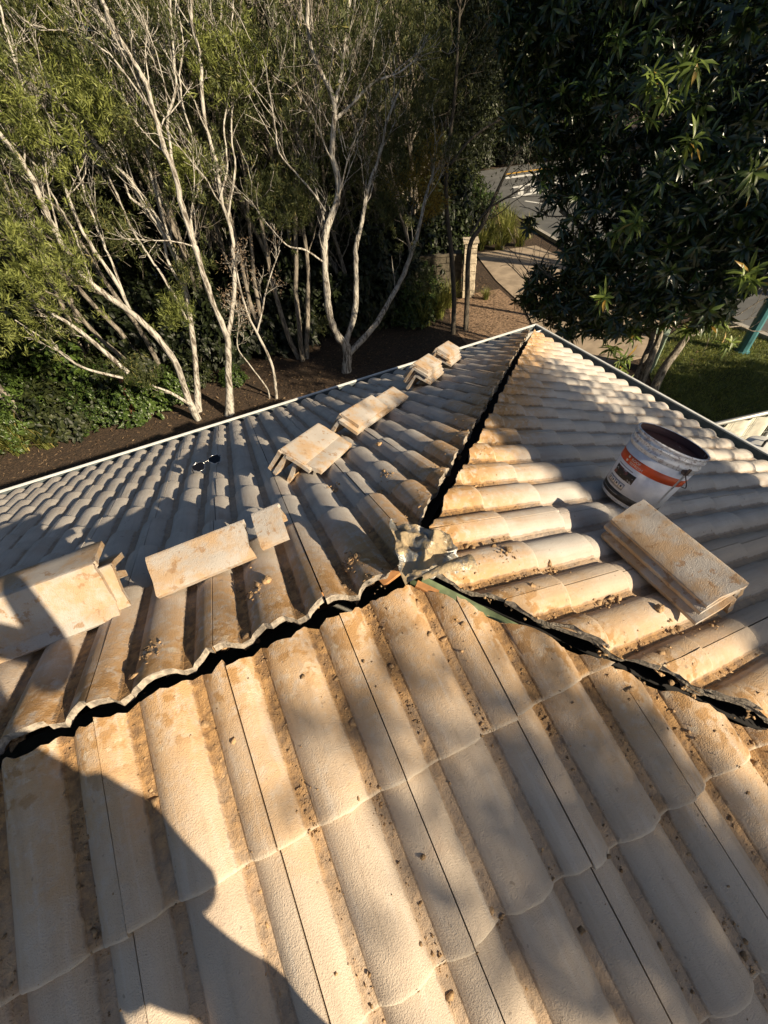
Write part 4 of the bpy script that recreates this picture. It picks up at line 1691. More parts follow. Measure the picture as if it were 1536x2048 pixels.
# --- bare fallen limbs and a rusty stump at the left
for k, (px, Y, r0, lab) in enumerate((([(256, 745), (205, 700), (150, 655), (100, 625), (53, 594)], 7.9, .045, 'bare pale limb slanting over the shrubs at the left'),
                                      ([(246, 756), (180, 740), (140, 720), (90, 680), (30, 640)], 7.7, .026, 'thinner bare limb forking below the slanting one'),
                                      ([(385, 812), (340, 785), (300, 770)], 8.2, .04, 'short dead branch leaning against the foot of the leftmost paperbark'))):
    rg = np.random.default_rng(70 + k)
    P = smooth_path([at(x_, y_, Y) for x_, y_ in px], 20)
    rr = np.linspace(r0, r0 * .35, len(P))
    tb = Tubes()
    tips = []
    tb.add(P, rr, 7)
    sprout(rg, tb, tips, P, rr, 0, 1, (4.5, 6), (.3, 1.0), .06, (.55, .25), .25)
    o = link('dead_limb', tb.mesh('dead_limb'), M['paperbark'])
    tag(o, lab, 'dead branch', 'dead limbs in the shrubs')
for k, (px, py, Y, h_, r_, lab) in enumerate(((237, 790, 9.0, .42, .065, 'broken rust-red stump rising out of the shrubs'),)):
    b_ = at(px, py, Y)
    tb = Tubes()
    rg = np.random.default_rng(90 + k)
    P = wander(rg, (b_.x, b_.y, GZ - .05), (0, 0, 1), h_ + b_.z - GZ, 9, .09, .1)
    tb.add(P, r_ * np.linspace(1.15, .55, len(P)) * (1 + .22 * rg.normal(size=len(P))), 7)
    o = link('stump', tb.mesh('stump'), M['rustbark'])
    tag(o, lab, 'stump')

# --- second row of paperbarks and the dense wood behind
def generic_stem(seed, h_, nst, dens, leaf, lw, per, rad_, prob, mats, lenf=(1.5, .7, .32)):
    rg = np.random.default_rng(seed)
    tb, tips = Tubes(), []
    for k in range(nst):
        a = rg.uniform(0, 6.28)
        d_ = unit(np.array([math.cos(a) * .22, math.sin(a) * .22, 1]))
        P = wander(rg, (rg.normal() * .05, rg.normal() * .05, -.05), d_, h_ * rg.uniform(.8, 1.05), 14, .10, .06)
        rr = np.linspace(.0085 * h_, .009, len(P))
        tb.add(P, rr, 7)
        sprout(rg, tb, tips, P, rr, 0, 2, dens, (.3, .9), .06, lenf, .22)
    sel = np.array([tp[0] for tp in tips if rg.random() < prob])
    crown = tufts(rg, np.repeat(sel, 3, 0) + rg.normal(size=(len(sel) * 3, 3)) * .11, per, leaf, lw)
    return tb.mesh('trunk'), np_mesh('crown', *crown)


PROT = [generic_stem(100 + k, 7.2, 3, (2.4, 3.6, 3.6), .10, .018, 18, .13, .42, None) for k in range(3)]
for a, b_ in PROT:
    a.materials.append(M['greybark'])
    b_.materials.append(M['olive'])
rs = random.Random(3)
ORD = ['leftmost', 'second from left', 'third from left', 'fourth from left', 'fifth from left', 'sixth from left', 'seventh from left', 'eighth from left',
       'ninth from left', 'tenth from left', 'eleventh from left', 'twelfth from left', 'thirteenth from left', 'fourteenth from left', 'fifteenth from left', 'sixteenth from left', 'seventeenth from left', 'eighteenth from left', 'nineteenth from left'] + [w_ + ' from left' for w_ in ('twentieth', 'twenty-first', 'twenty-second', 'twenty-third', 'twenty-fourth', 'twenty-fifth')]


def order(lst, q, what, where):
    def sx(p_):
        v = INV @ Vector((p_[0], p_[1], GZ + 2.5))
        return v.x / -v.z
    k_ = sorted(lst, key=sx).index(q)
    return '%s, %s of those %s' % (what, 'rightmost' if k_ == len(lst) - 1 else ORD[k_], where)


row2 = [(-4.6, 9.6), (-3.2, 11.0), (-1.9, 10.2), (-.4, 11.2), (.9, 10.3), (2.2, 11.6), (3.4, 10.6), (4.6, 12.0), (5.6, 11.1), (-2.6, 12.6), (.3, 13.0), (3.2, 13.4), (6.6, 13.2), (-5.6, 11.8), (1.6, 9.6)]
for k, (x_, y_) in enumerate(row2):
    root = local_tree('young_paperbark', (x_, y_, GZ), order(row2, (x_, y_), 'grey-stemmed twiggy paperbark', 'in the second row'), 'second row of paperbarks behind the pale-stemmed trees')
    root.rotation_euler = (rs.uniform(-.06, .06), rs.uniform(-.06, .06), rs.uniform(0, 6.28))
    sc_ = rs.uniform(.85, 1.12)
    root.scale = (sc_, sc_, sc_ * rs.uniform(.95, 1.1))
    me = PROT[k % 3]
    link('trunk', me[0], None, root)
    link('crown', me[1], None, root)


def dense_tree(seed, h_, rx, nleaf, leaf, lw, z0=.12):
    rg = np.random.default_rng(seed)
    tb, tips = Tubes(), []
    P = wander(rg, (0, 0, -.1), (0, 0, 1), h_ * .85, 12, .06, .1)
    rr = np.linspace(.02 * h_, .03, len(P))
    tb.add(P, rr, 8)
    sprout(rg, tb, tips, P, rr, 0, 1, (2.6, 1.5), (.7, 1.3), .08, (rx * .75, rx * .3), .15)
    nc = nleaf // 55
    # clumps spread through the crown's volume, denser towards the outside
    z = h_ * (z0 + (1 - z0) * rg.random(nc))
    f = (z / h_ - z0) / (1 - z0)
    prof_ = np.sin(np.pi * np.clip(.16 + .80 * f, 0, 1)) ** .65
    a = rg.uniform(0, 2 * np.pi, nc)
    q = rg.random(nc) ** .42
    lob = 1 + .25 * np.sin(3 * a + seed) * np.sin(2.3 * z + seed)
    r_ = rx * prof_ * q * lob
    cen = np.stack([np.cos(a) * r_, np.sin(a) * r_, z], 1) + rg.normal(size=(nc, 3)) * .12
    crown = clusters(rg, cen, None, 55, .24, leaf, lw, .05)
    return tb.mesh('trunk'), np_mesh('crown', *crown)


DEN = [dense_tree(200 + k, 11.5, 2.6, 52000, .16, .055) for k in range(3)]
for a, b_ in DEN:
    a.materials.append(M['darkbark'])
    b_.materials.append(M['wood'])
wood = [(-9, 13.5), (-6.6, 15), (-4.2, 14.4), (-1.8, 15.4), (.8, 15), (3.2, 15.6), (5.6, 15.2), (8.4, 16.4), (-8, 18), (-3, 18.5), (2, 18.5), (6.5, 19),
        (10.8, 19.5), (13.5, 24.5), (-7.4, 10.8), (15.5, 27.6), (18.6, 28.2), (21.6, 27.4), (25, 25.8), (28.5, 24.2), (12.0, 30), (17, 33), (22, 34), (27, 33), (31, 29), (34, 24), (20, 39), (28, 38), (35, 17), (36, 10)]
for k, (x_, y_) in enumerate(wood):
    near_ = y_ < 21 and x_ < 12
    lab = order([q for q in wood if (q[1] < 21 and q[0] < 12) == near_], (x_, y_), 'dark dense evergreen', 'in the wood behind the paperbarks' if near_ else 'across the road')
    root = local_tree('evergreen_tree', (x_, y_, GZ), lab, 'evergreens in the wood behind the paperbarks' if y_ < 21 and x_ < 12 else 'evergreens across the road')
    root.rotation_euler = (0, 0, rs.uniform(0, 6.28))
    s1 = rs.uniform(.9, 1.15) * (1.25 if x_ > 12 else 1)
    root.scale = (s1, s1, s1 * rs.uniform(.95, 1.15))
    me = DEN[k % 3]
    link('trunk', me[0], None, root)
    link('crown', me[1], None, root)

# --- slim dark tree by the pillar
rg = np.random.default_rng(55)
root = local_tree('slim_dark_tree', Vector((gnd(931, 660).x, gnd(931, 660).y, GZ)), 'slim dark tree with two leaning stems in front of the stone pillar', None)
tb, tips = Tubes(), []
Yd = gnd(931, 660).y
for px, r0, r1, y1 in (([(931, 668), (934, 604), (939, 495), (965, 450), (991, 390), (1020, 330), (1060, 270)], .075, .02, Yd + 1.0),
                       ([(905, 690), (908, 600), (902, 500), (892, 400), (895, 312), (908, 208), (915, 100), (920, 0)], .065, .02, Yd + .6),
                       ([(900, 330), (940, 280), (990, 245), (1030, 230)], .03, .01, Yd + .2), ([(940, 470), (975, 420), (1030, 385), (1075, 350)], .03, .01, Yd + .3)):
    pts = [at(x_, y_, Yd + (y1 - Yd) * k / (len(px) - 1)) for k, (x_, y_) in enumerate(px)]
    if r0 > .05:
        pts[0].z = GZ - .05
    P = smooth_path(pts, 30)
    rr = np.linspace(r0, r1, len(P))
    tb.add(P, rr, 8)
    sprout(rg, tb, tips, P, rr, 0, 2, (2.2, 3.2, 3.2), (.4, 1.1), .05, (1.1, .5, .26), .42)
under(link('trunk', tb.mesh('trunk'), M['darkbark']), root)
cen = [tp[0] for tp in tips if rg.random() < .60 and tp[0][2] > -2.8]
P, F = clusters(rg, cen, None, 18, .12, .10, .022, 0)
under(link('crown', np_mesh('crown', P, F), M['wood']), root)

LITP = [Vector(q) for q in ((2.9, 8.4, -3.0), (3.3, 8.5, -2.5), (3.7, 8.6, -2.0), (4.1, 8.6, -1.5), (2.8, 8.4, -2.4), (3.0, 8.45, -1.7), (3.2, 8.5, -1.0), (2.4, 8.4, -1.4), (7.0, 10, -3.7), (7.0, 10, -3.2), (7.0, 10, -2.8), (6.2, 9.4, -4.1), (6.7, 8.8, -4.1), (7.3, 8.1, -4.1), (8.4, 9.6, -4.1), (9.0, 11.4, -4.1), (7.8, 7.4, -4.1),
                            (9.3, 4.8, -4.1), (9.9, 4.5, -4.1), (10.4, 4.2, -4.1), (8.8, 4.7, -4.1), (10.6, 5.0, -4.1), (10.1, 4.3, -3.4), (10.1, 4.3, -2.7), (7.6, 4.1, -3.3), (7.9, 4.0, -2.9),
                            (10.4, 14, -3.5), (11.1, 14.3, -3.5), (10.0, 13.8, -3.6), (16.5, 19.6, -4.1), (15.5, 17.5, -4.1), (18, 19.6, -4.1))]


def lit_ray(p_, r_):                                 # does p_ hang in the way of a sunbeam that reaches the ground?
    for q in LITP:
        d_ = p_ - q
        t_ = d_.dot(SUN)
        if t_ > .3 and (d_ - SUN * t_).length < r_:
            return True
    return False


# --- big broad-leaved tree at the right with leaf rosettes
def rosettes(rg, cen, axes, nl, L_, W_):
    cen = np.asarray(cen, float)
    axes = unit(np.asarray(axes, float))
    k = len(cen)
    n_ = k * nl
    c = np.repeat(cen, nl, 0)
    ax_ = np.repeat(axes, nl, 0)
    ref = unit(np.cross(ax_, rg.normal(size=3)))
    bn = np.cross(ax_, ref)
    ph = np.tile(np.arange(nl) * 2.399, k) + np.repeat(rg.uniform(0, 6.28, k), nl)
    el = rg.uniform(-.6, .95, n_)
    A = (ref * np.cos(ph)[:, None] + bn * np.sin(ph)[:, None]) * np.cos(el)[:, None] + ax_ * np.sin(el)[:, None]
    A = unit(A + np.array([0, 0, -1.0]) * rg.uniform(.0, .75, n_)[:, None] + rg.normal(size=(n_, 3)) * .12)
    N_ = unit(ax_ - A * (ax_ * A).sum(1, keepdims=True))
    off = ax_ * rg.uniform(-.05, .02, n_)[:, None]
    return card_leaves(c + off, A, N_, rg.uniform(L_ * .4, L_ * 1.15, n_), rg.uniform(W_ * .65, W_ * 1.2, n_), .35)


rg = np.random.default_rng(77)
gb = Vector((7.55, 4.15, GZ))
root = local_tree('broadleaf_tree', gb, 'big dark broad-leaved tree with leaf rosettes and several pale trunks, right of the roof', None)
tb, tips = Tubes(), []
for px, Y0, Y1, r0 in (([(1269, 766), (1290, 716), (1305, 672), (1310, 560), (1290, 430), (1270, 300)], 4.35, 5.4, .075),
                       ([(1287, 762), (1303, 713), (1316, 682), (1350, 560), (1400, 420), (1440, 280)], 4.25, 5.0, .07),
                       ([(1305, 784), (1326, 740), (1360, 693), (1420, 600), (1480, 480), (1530, 330)], 4.05, 4.4, .09),
                       ([(1300, 640), (1250, 560), (1180, 470), (1120, 420)], 4.5, 6.0, .05),
                       ([(1305, 650), (1240, 620), (1160, 600), (1080, 590)], 4.5, 5.6, .045)):
    pts = [at(x_, y_, Y0 + (Y1 - Y0) * k / (len(px) - 1)) for k, (x_, y_) in enumerate(px)]
    if r0 > .06:
        pts[0].z = GZ - .05
    P = smooth_path(pts, 26)
    rr = np.linspace(r0, .03, len(P))
    tb.add(P, rr, 9)
    sprout(rg, tb, tips, P, rr, 0, 1, (2.4, 3.2), (.5, 1.2), .08, (1.3, .5), .40)
under(link('trunk', tb.mesh('trunk'), M['greybark']), root)
# crown volume sampled through its depth; thin at the lower left where path and road show
cen, axs = [], []
sil = [(1050, 330), (1010, 240), (1000, 100), (990, -120), (1800, -120), (1800, 560), (1545, 570), (1470, 590), (1478, 625), (1400, 648), (1330, 640), (1290, 655), (1210, 690), (1150, 668), (1080, 645), (1030, 615),
       (1038, 580), (1105, 548), (1150, 500), (1090, 478), (1046, 440), (1085, 395)]
rdg = random.Random(9)
while len(cen) < 4300:
    sx, sy = rdg.uniform(985, 1800), rdg.uniform(-120, 700)
    jx, jy = sx + 26 * noise.noise(Vector((sx / 40, sy / 40, 1))), sy + 26 * noise.noise(Vector((sx / 40, sy / 40, 8)))
    c_ = False
    j = len(sil) - 1
    for i in range(len(sil)):
        (xi, yi), (xj, yj) = sil[i], sil[j]
        if (yi > jy) != (yj > jy) and jx < (xj - xi) * (jy - yi) / (yj - yi) + xi:
            c_ = not c_
        j = i
    if not c_:
        continue
    edge = min(1, max(0, sx - 1030) / 300)
    D = rdg.uniform(8.6 - 1.7 * edge, 10.2 - .4 * edge)
    if sx < 1090 and sy < 330 and rdg.random() < .35:
        continue
    p_ = CAMP + ray(sx, sy) * D
    if p_.x < 4.4 or (p_.x < 5.0 and p_.z < -1.0 and p_.y < 3.6) or p_.z < GZ + .9:
        continue
    if noise.noise(p_ * 1.25) + .5 * noise.noise(p_ * 2.7) > .20 or lit_ray(p_, .30):
        continue
    cen.append(np.array(p_))
    out_ = unit(np.array(p_) - np.array([8.2, 5.6, -1.0]))
    axs.append(unit(out_ * .8 + np.array([-.1, -.25, .5]) + rg.normal(size=3) * .6))
q_ = np.array([rg.random() for _ in cen])
P, F = merge([rosettes(rg, [c_ for c_, z_ in zip(cen, q_) if lo <= z_ < hi], [c_ for c_, z_ in zip(axs, q_) if lo <= z_ < hi], nl_, ll_, lw_) for lo, hi, nl_, ll_, lw_ in ((0, .3, 9, .155, .038), (.3, .7, 13, .19, .042), (.7, 1.01, 16, .225, .046))])
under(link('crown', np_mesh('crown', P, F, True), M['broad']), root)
# shoots and rosettes in a brighter leaf colour, standing for sunlit ones
for x_, y_ in ((1222, 690), (1212, 655), (1240, 735), (1262, 705), (1236, 755), (1340, 640), (1395, 655), (1430, 650), (1450, 690), (1190, 640), (1275, 430), (1250, 460), (1300, 165), (1390, 130), (1395, 275), (1310, 210), (1510, 350), (1500, 560), (1270, 660), (1200, 585)):
    c_ = CAMP + ray(x_, y_) * (6.5 if y_ < 600 else 8.4)
    if c_.x < 4.2:
        continue
    cn = [np.array(c_) + rg.normal(size=3) * .06 for _ in range(2 + int(rg.integers(2)))]
    P, F = rosettes(rg, cn, [unit(np.array([-.25, -.45, .8]) + rg.normal(size=3) * .3) for _ in cn], 13, .22, .040)
    under(link('leafy_shoot', np_mesh('leafy_shoot', P, F, True), M['shoot']), root)

# --- understorey shrubs
def shrub_mesh(seed, nr, rx, rz, L_, W_):
    rg = np.random.default_rng(seed)
    v = unit(rg.normal(size=(nr, 3)))
    v[:, 2] = np.abs(v[:, 2])
    rad_ = rg.uniform(.35, 1, nr) ** .6 * (1 + .3 * np.sin(v[:, 0] * 5 + seed) * np.sin(v[:, 1] * 4))
    cen_ = v * rad_[:, None] * np.array([rx, rx, rz]) + np.array([0, 0, .1])
    P, F = rosettes(rg, cen_, unit(v + np.array([0, 0, .6])), 8, L_, W_)
    tb = Tubes()
    for k in range(14):
        c_ = cen_[rg.integers(nr)]
        tb.add(smooth_path([(0, 0, -.05), c_ * .5 + rg.normal(size=3) * .05, c_], 8), np.linspace(.018, .006, 9), 5)
    return np_mesh('foliage', P, F, True), tb.mesh('stem')


UND = [shrub_mesh(330 + k, 700, 1.0, 1.35, .16, .07) for k in range(2)]
for a, b_ in UND:
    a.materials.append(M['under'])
    b_.materials.append(M['darkbark'])
und = [(-2.0, 11.6), (-.8, 11.2), (.4, 11.5), (1.5, 10.9), (2.6, 11.3), (3.7, 11.0), (4.7, 11.4), (5.7, 11.9), (.9, 12.5), (2.2, 12.6), (3.5, 12.7), (-3.4, 12.2), (-4.8, 12.4), (5.0, 13), (6.9, 12.9), (-.4, 12.9), (-6, 12.5), (8.6, 15.2), (9.8, 16.9), (16.0, 27.2), (18.0, 27.3), (20.0, 26.6), (22.2, 25.6), (24.5, 24.6)]
for k, (x_, y_) in enumerate(und):
    root = local_tree('dark_shrub', (x_, y_, GZ), order(und, (x_, y_), 'tall shrub coloured dark for deep shade', 'under the trees'), 'tall dark shrubs under the trees', 'shrub')
    root.rotation_euler = (0, 0, rs.uniform(0, 6.28))
    s_ = rs.uniform(1.1, 1.5)
    root.scale = (s_, s_, s_ * rs.uniform(.9, 1.25))
    link('foliage', UND[k % 2][0], None, root)
    link('stem', UND[k % 2][1], None, root)
SHR = [shrub_mesh(300 + k, 420, .75, .95, .11, .055) for k in range(3)]
SHR[1] = shrub_mesh(350, 620, .8, .85, .075, .03)
for k, (a, b_) in enumerate(SHR):
    a.materials.append(M['shrub'] if k != 2 else M['wood'])
    b_.materials.append(M['darkbark'])
spots = [(-2.3, 9.2, .9), (-3.1, 9.6, 1.1), (-3.9, 9.5, 1.2), (-1.7, 9.5, .7), (-4.8, 9.9, 1.3), (-2.7, 10.4, 1.3), (-3.6, 10.8, 1.6), (-5.2, 11, 1.6), (-1.2, 9.9, .8), (-.2, 9.4, .45), (-6.3, 9.4, .9), (-1.6, 10.9, 1.3),
         (4.9, 9.9, .9), (5.6, 10.8, 1.1), (4.1, 10.5, 1.0), (6.3, 12.0, 1.4), (1.2, 10.9, .8), (2.8, 11.4, 1.0), (8.1, 13.8, 1.3), (7.0, 14.4, 1.7), (-.6, 12, 1.5), (3.6, 12.4, 1.4), (5.2, 13.2, 1.6), (10.0, 14.9, 1.2), (9.2, 15.8, 1.6), (11.5, 17.2, 1.5), (12.9, 20.8, 1.8)]
for k, (x_, y_, s_) in enumerate(spots):
    zone = lambda q: 0 if q[0] < 0 else 1 if q[0] < 6.5 else 2
    lab = order([q for q in spots if zone(q) == zone((x_, y_))], (x_, y_, s_), 'leafy green shrub', ('in the left thicket', 'behind the middle trees', 'beyond the pillar')[zone((x_, y_))])
    gr_ = 'shrubs in the left thicket' if x_ < 0 else 'shrubs behind the middle trees' if x_ < 6.5 else 'shrubs beyond the pillar'
    root = local_tree('leafy_shrub', (x_, y_, GZ), lab, gr_, 'shrub')
    root.rotation_euler = (0, 0, rs.uniform(0, 6.28))
    root.scale = (s_, s_, s_)
    link('foliage', SHR[k % 3][0], None, root)
    link('stem', SHR[k % 3][1], None, root)


# --- strappy clumps
def strap_mesh(seed, n_, h_):
    rg = np.random.default_rng(seed)
    V, F, b0 = [], [], 0
    for _ in range(n_):
        a = rg.uniform(0, 6.28)
        lean = rg.uniform(.15, .95)
        L_ = h_ * rg.uniform(.6, 1.15)
        wd = rg.uniform(.008, .014)
        d_ = np.array([math.cos(a), math.sin(a), 0])
        sd_ = np.array([-d_[1], d_[0], 0])
        p0 = rg.normal(size=3) * .07
        p0[2] = 0
        for k in range(5):
            f = k / 4
            c_ = p0 + d_ * L_ * lean * f ** 1.6 + np.array([0, 0, L_ * (f - .55 * lean * f ** 2.4)])
            w_ = wd * (1 - f ** 2 * .95)
            V += [c_ - sd_ * w_, c_ + sd_ * w_]
        for k in range(4):
            q = b0 + 2 * k
            F.append((q, q + 1, q + 3, q + 2))
        b0 += 10
    return np_mesh('blades', np.array(V), np.array(F))


STR = [strap_mesh(400 + k, 190, .85) for k in range(2)]
for me in STR:
    me.materials.append(M['strap'])
sp = [(-4.9, 9.15, 1.0), (-4.35, 9.0, .8), (-5.5, 9.5, 1.15), (5.0, 9.5, 1.0), (5.6, 9.75, 1.1), (6.2, 10.2, 1.0), (4.6, 10.0, .9), (6.0, 11.0, 1.1), (7.35, 10.0, .45), (9.7, 13.9, 1.1), (10.3, 14.2, 1.2), (10.9, 14.0, 1.2), (11.4, 14.6, 1.2), (10.6, 15.0, 1.2), (11.9, 15.6, 1.2), (9.5, 14.6, 1.2), (10.2, 13.4, .8), (11.0, 13.3, .8), (11.7, 13.9, 1.0)]
for k, (x_, y_, s_) in enumerate(sp):
    zone = lambda q: 0 if q[0] < 0 else 1 if q[0] < 9 else 2
    lab = order([q for q in sp if zone(q) == zone((x_, y_)) and q[2] > .5], (x_, y_, s_), 'strappy grass clump', ('at the left edge', 'left of the stone pillar', 'by the road')[zone((x_, y_))]) if s_ > .5 else 'small strappy tuft at the foot of the stone pillar'
    gr_ = 'strappy clumps at the left edge' if x_ < 0 else 'strappy clumps by the road' if x_ > 9 else 'strappy clumps left of the pillar'
    root = local_tree('strappy_clump', (x_, y_, GZ), lab, gr_ if s_ >= .5 else None, 'grass clump')
    root.rotation_euler = (0, 0, rs.uniform(0, 6.28))
    root.scale = (s_, s_, s_)
    link('blades', STR[k % 2], None, root)

# ------------------------------------------------------------------ unseen trees, their crowns shaped by the shade they cast
M['shade_leaf'] = leaf_material('shade_leaf', (.03, .05, .014), (.10, .13, .035), None, .5, .2)


def in_poly(x_, y_, poly):
    c_ = False
    j = len(poly) - 1
    for i in range(len(poly)):
        (xi, yi), (xj, yj) = poly[i], poly[j]
        if (yi > y_) != (yj > y_) and x_ < (xj - xi) * (y_ - yi) / (yj - yi) + xi:
            c_ = not c_
        j = i
    return c_


def slope_hit(px, py, key):
    n_ = SL[key].n
    d_ = ray(px, py)
    return CAMP + d_ * ((-CAMP.dot(n_)) / d_.dot(n_))


def shade_tree(name, label, trunk, top, targets, per, rad_, leaf, lw, seed):
    """targets: points of the place this tree shades, each with the distance at which its clump hangs"""
    rg = np.random.default_rng(seed)
    root = local_tree(name, Vector((trunk[0], trunk[1], GZ)), label, 'trees behind the camera')
    cen = []
    for p_, d_ in targets:
        c_ = p_ + SUN * d_
        if in_view(c_, 150) or c_.z < GZ + 1.2 or lit_ray(c_, rad_ * 2.2 if rad_ > .2 else 0):
            continue
        cen.append(np.array(c_))
    tb = Tubes()
    P = smooth_path([(trunk[0], trunk[1], GZ - .1), (trunk[0] + .15, trunk[1] - .1, (GZ + top[2]) / 2), top], 12)
    tb.add(P, np.linspace(.22, .10, len(P)), 10)
    for k in rg.choice(len(cen), min(26, len(cen)), replace=False):
        a = P[rg.integers(6, len(P))]
        mid = (a + cen[k]) / 2 + rg.normal(size=3) * .25 + np.array([0, 0, .2])
        Q = smooth_path([a, mid, cen[k]], 10)
        tb.add(Q, np.linspace(.05, .008, len(Q)), 6)
    under(link('trunk', tb.mesh('trunk'), M['greybark']), root)
    P, F = clusters(rg, cen, None, per, rad_, leaf, lw, .1)
    under(link('crown', np_mesh('crown', P, F), M['shade_leaf']), root)


rd = random.Random(21)
tg = []
polyR = [(1015, 840), (1040, 805), (1100, 800), (1200, 835), (1330, 885), (1536, 985), (1640, 1030), (1640, 1290), (1536, 1235), (1480, 1190), (1400, 1110), (1345, 1060), (1280, 985), (1200, 945), (1080, 895)]
while len(tg) < 400:
    x_, y_ = rd.uniform(980, 1640), rd.uniform(780, 1330)
    if in_poly(x_, y_, polyR):
        # gaps let soft patches of sun through
        if noise.noise(Vector((x_ / 60, y_ / 34, 2))) > .24:
            continue
        tg.append((slope_hit(x_, y_, 'R'), rd.uniform(6.5, 8.6)))
shade_tree('shade_tree', 'tree standing behind the camera to the right, its leaves shading the hip end', (5.6, -7.0), (5.2, -6.4, 1.2), tg, 50, .11, .12, .045, 31)
tg = []
k = 0
while k < 42:
    x_, y_ = rd.uniform(700, 1650), rd.uniform(1230, 2150)
    if in_poly(x_, y_, [(990, 1450), (1130, 1420), (1330, 1480), (1600, 1560), (1650, 2150), (1300, 2150), (1180, 1850), (1080, 1600)]) and noise.noise(Vector((x_ / 190, y_ / 190, 7))) > -.12:
        tg.append((slope_hit(x_, y_, 'N'), rd.uniform(6.8, 9.0)))
        k += 1
for x_, y_ in ((740, 1420), (760, 1450), (880, 1510), (920, 1530), (1000, 1780), (1060, 1800), (1020, 1400)):
    tg.append((slope_hit(x_, y_, 'N'), rd.uniform(7.5, 9.0)))
k = 0
while k < 80:
    x_, y_ = rd.uniform(880, 1450), rd.uniform(690, 880)
    if in_poly(x_, y_, [(1060, 760), (1110, 720), (1450, 870), (1450, 930), (1200, 830), (1080, 785)]) and noise.noise(Vector((x_ / 60, y_ / 40, 5))) > .15:
        tg.append((slope_hit(x_, y_, 'R'), rd.uniform(6.8, 9.0)))
        k += 1
shade_tree('shade_tree', 'slender tree behind the camera, its loose leaves dappling the near slope', (4.0, -7.6), (3.9, -7.0, 1.2), tg, 24, .085, .11, .04, 34)

tg = []
while len(tg) < 380:
    p_ = Vector((rd.uniform(4.5, 9.5), rd.uniform(2.6, 7.6), rd.uniform(-2.2, 2.8)))
    if noise.noise(p_ * .8 + Vector((3, 1, 7))) > -.06 or (p_.z < -.9 and p_.x > 6.6):
        continue
    tg.append((p_, rd.uniform(6.2, 9.5)))
shade_tree('shade_tree', 'tall tree at the roadside out of view, shading the broad-leaved tree', (10.5, -2.6), (10.9, -2.4, 1.5), tg, 60, .28, .18, .07, 32)
tg = []  # unseen tree added only to darken the far trees
while len(tg) < 420:
    p_ = Vector((rd.uniform(6.5, 13), rd.uniform(12.5, 20), rd.uniform(-1.6, 3.6)))
    tg.append((p_, rd.uniform(12, 16)))
shade_tree('shade_tree', 'unseen very tall tree across the road, added to shade the far trees', (15.6, 2.0), (15.6, 2.2, 3.5), tg, 60, .40, .22, .09, 35)
tg = []  # unseen tree added to throw shade across the near verge
gp = [(1330, 790), (1360, 778), (1430, 778), (1536, 768), (1720, 760), (1720, 900), (1440, 850), (1330, 810)]
while len(tg) < 260:
    x_, y_ = rd.uniform(1300, 1720), rd.uniform(725, 900)
    if in_poly(x_, y_, gp):
        tg.append((gnd(x_, y_), rd.uniform(5.0, 7.5)))
shade_tree('shade_tree', 'unseen low spreading tree on the right, added to shade the near verge', (10.3, -4.6), (10.6, -4.2, -1.4), tg, 60, .30, .18, .07, 33)


# ------------------------------------------------------------------ the person taking the photograph
def skin(name, nodes, edges, mat, root_i=0, sub=2):
    me = bpy.data.meshes.new(name)
    me.from_pydata([n_[0] for n_ in nodes], edges, [])
    o = bpy.data.objects.new(name, me)
    COL.objects.link(o)
    sk = o.modifiers.new('skin', 'SKIN')
    sk.use_smooth_shade = True
    for i, n_ in enumerate(nodes):
        d_ = me.skin_vertices[0].data[i]
        r_ = n_[1]
        d_.radius = (r_, r_) if not isinstance(r_, tuple) else r_
        d_.use_root = i == root_i
    ss = o.modifiers.new('sub', 'SUBSURF')
    ss.levels = sub
    ss.render_levels = sub
    dg = bpy.context.evaluated_depsgraph_get()
    m2 = bpy.data.meshes.new_from_object(o.evaluated_get(dg))
    bpy.data.objects.remove(o)
    bpy.data.meshes.remove(me)
    m2.name = name
    m2.materials.clear()
    for mm in mat:
        m2.materials.append(mm)
    return m2


M['skin'] = simple('skin', (.45, .28, .20), .55, var=.08)
M['shirt'] = simple('work_shirt', (.06, .08, .14), .9, var=.15, scale=20)
M['shorts'] = simple('work_trousers', (.11, .10, .085), .9, var=.15, scale=20)
M['boot'] = simple('boots', (.10, .065, .04), .8, var=.2)
M['hair'] = simple('hair', (.03, .022, .016), .7, var=.2)
px_, py_ = -.405, -1.24
sN = SL['N']


def roofz(x_, y_):
    v = -y_ / CS
    return surf(sN, -x_, v).z


fx = (-.62, -.17)
fy = (-1.22, -1.30)
za_ = roofz(px_, py_)
hip = za_ + .90
pz = lambda h_: za_ + h_
nodes = [((px_, py_, pz(.92)), .145), ((px_, py_ + .02, pz(1.10)), .140), ((px_, py_ + .03, pz(1.30)), .150), ((px_, py_ + .03, pz(1.43)), .110),
         ((px_, py_ + .05, pz(1.52)), .055), ((px_, py_ + .08, pz(1.60)), .075), ((px_, py_ + .09, pz(1.69)), .098), ((px_, py_ + .08, pz(1.76)), .070),
         ((px_ - .10, py_, pz(.84)), .082), ((-.56, -1.20, pz(.45)), .066), ((fx[0], fy[0], roofz(fx[0], fy[0]) + .085), .045), ((fx[0], fy[0] + .13, roofz(fx[0], fy[0] + .13) + .035), .038),
         ((px_ + .10, py_, pz(.84)), .078), ((-.25, -1.24, pz(.45)), .066), ((fx[1], fy[1], roofz(fx[1], fy[1]) + .085), .045), ((fx[1], fy[1] + .13, roofz(fx[1], fy[1] + .13) + .035), .038),
         ((px_ - .19, py_ + .02, pz(1.40)), .062), ((px_ - .23, py_ + .12, pz(1.14)), .046), ((px_ - .06, py_ + .34, pz(1.24)), .032),
         ((px_ + .19, py_ + .02, pz(1.40)), .062), ((px_ + .22, py_ + .16, pz(1.14)), .046), ((px_ + .14, py_ + .42, pz(1.28)), .032)]
